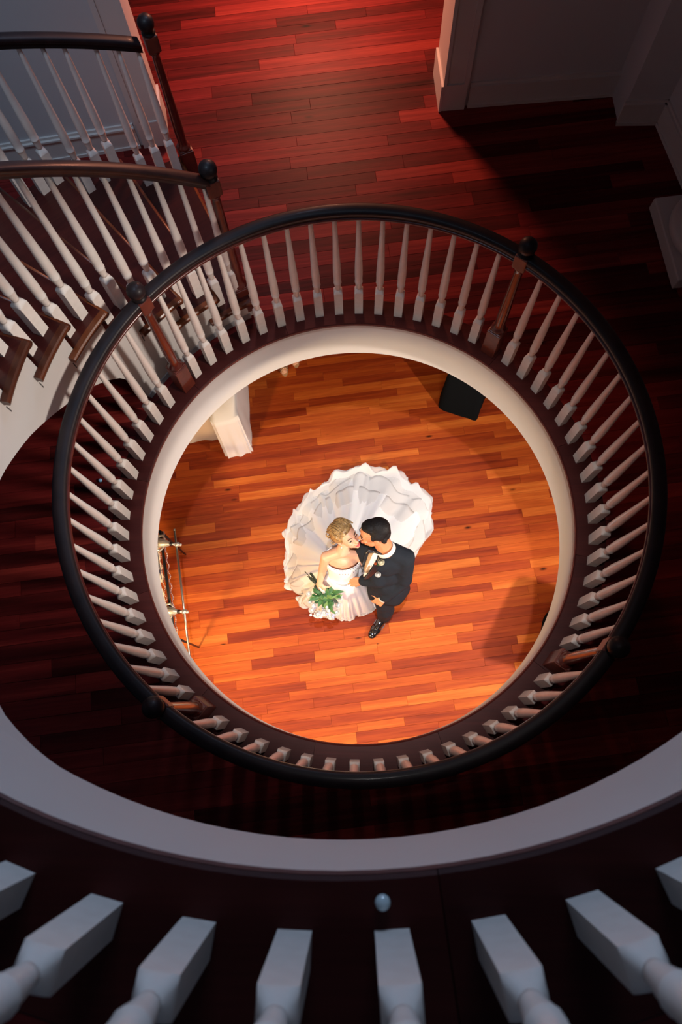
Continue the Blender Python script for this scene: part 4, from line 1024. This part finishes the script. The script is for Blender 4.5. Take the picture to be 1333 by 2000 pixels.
b.add(vs, [(j * n + k, j * n + (k + 1) % n, (j + 1) * n + (k + 1) % n, (j + 1) * n + k) for j in range(5) for k in range(n)], True)
o = b.build('dress', mat('dress_dark', (.03, .03, .05), .7), gu); q = o.modifiers.new('t', 'SOLIDIFY'); q.thickness = .005
b = MB(); b.ell(hc + V((0, .03, .03)), (.085, .095, .09)); b.ell(hc + V((0, .08, -.05)), (.07, .05, .09)); grow(b.build('hair', M_BROW, gu), .01, 2)

# ornate metal frame with a steel rail at the left rim
A0, A1_ = P(341, 1035, .92), P(371.5, 1290, .92)
dv = (A1_ - A0).normalized(); lv_ = V((dv.y, -dv.x, 0)); lv_ = lv_ if lv_.x < 0 else -lv_
_c = (A0 + A1_) / 2 + lv_ * .3
cart = root('stand', 'ornate metal stand with a straight steel rail on two scrolled silver brackets', 'stand', (_c.x, _c.y, 0))
M_STEEL = mat('steel', (0.38, 0.34, 0.30), 0.28, metal=.9); M_SILV = mat('silver_leaf', (0.62, 0.60, 0.56), 0.35, metal=.6, noise=((.40, .38, .34), 70), bump=.4); M_IRON = mat('black_iron', (0.02, 0.018, 0.022), .4, metal=.3)
b = MB(); b.tube([A0, A0.lerp(A1_, .5), A1_ + dv * .06], .0085, 12); b.ell(A0, (.011,) * 3, n=10, m=8); b.build('rail', M_STEEL, cart)
def onl(px, py, z): return P(px, py, z)
for (x0, y0), (x1, y1) in (((306, 1060), (352, 1064)), ((322, 1194), (366, 1195))):
    p0, p1 = P(x0, y0, .90), P(x1, y1, .92); d = (p1 - p0).normalized(); L = (p1 - p0).length; s_ = V((-d.y, d.x, 0))
    b = MB(); b.tube([p0, p0.lerp(p1, .2), p0.lerp(p1, .42), p0.lerp(p1, .58), p0.lerp(p1, .68), p0.lerp(p1, .8)], [.034, .038, .028, .014, .009, .014], 12)
    for q in (-1, 1):
        b.tube([p0 + s_ * .02 * q, p0 + s_ * .055 * q + d * .01, p0 + s_ * .06 * q + d * .04, p0 + s_ * .035 * q + d * .06, p0 + s_ * .02 * q + d * .045], [.012, .012, .010, .008, .005], 8)
    br = b.build('bracket', M_SILV, cart)
    b = MB(); pr = p1 - d * .022; b.tube([pr - dv * .014, pr + dv * .014], .019, 14); b.ell(p1 + d * .002, (.013,) * 3, n=10, m=8); b.build('clamp', M_SILV, br, origin=cart.location)
    b = MB(); c0 = p0.lerp(p1, .62); b.tube([c0 - d * .012, c0 + d * .012], .015, 10); b.build('collar', M_IRON, br, origin=cart.location)
# black bar with beaded strings
K0, K1 = P(313, 1038, .86), P(341, 1245, .86)
b = MB(); b.tube([K0, K0.lerp(K1, .5), K1], .012, 10); b.build('side_bar', M_IRON, cart)
mpk = mat('beads_pink', (.62, .42, .42), .3, coat=.5)
for off in (-.030, .020):
    b = MB(); nb = 70
    for i in range(nb):
        p = K0.lerp(K1, i / (nb - 1)) - lv_ * off + V((0, 0, -.02 + .005 * math.sin(i))) - lv_ * .006 * math.sin(i * .9); b.ell(p, (.0065,) * 3, n=6, m=4)
    b.build('bead_string', mpk, cart)['kind'] = 'stuff'
# white panels with dark tracery, behind the bar
for (xa, ya), (xb, yb), w_ in (((306, 1046), (320, 1136), .30), ((318, 1150), (332, 1215), .30)):
    p0, p1 = P(xa, ya, .84), P(xb, yb, .84); b = MB(); q0, q1 = p0 + lv_ * w_, p1 + lv_ * w_
    b.prism([(p.x, p.y) for p in (p0, p1, q1, q0)], .83, .842); pn = b.build('panel', M_SHIRT, cart)
    b = MB()
    for s0_, s1_ in ((.05, .95), (.5, .98), (.95, .45)):
        a = p0.lerp(p1, s0_) + lv_ * .012; c = p0.lerp(p1, s1_) + lv_ * (.03 if s0_ != .05 else .012); b.tube([a + V((0, 0, .004)), c + V((0, 0, .004))], .0022, 6)
    b.tube([p0.lerp(p1, .3) + lv_ * .03 + V((0, 0, .004)), p0.lerp(p1, .55) + lv_ * .05 + V((0, 0, .004)), p0.lerp(p1, .7) + lv_ * .03 + V((0, 0, .004))], .002, 6)
    b.build('tracery', mat('tracery_blue', (.05, .06, .15), .5), pn, origin=cart.location)
fr0, fr1 = K0 + lv_ * .36, K1 + lv_ * .36
b = MB(); b.tube([K0, fr0, fr1, K1], .010, 8); b.build('frame', M_IRON, cart)
for p in (K0, K1, fr0, fr1):
    b = MB(); b.tube([p, (p.x, p.y, .002)], [.011, .008], 8); b.build('leg', M_IRON, cart)
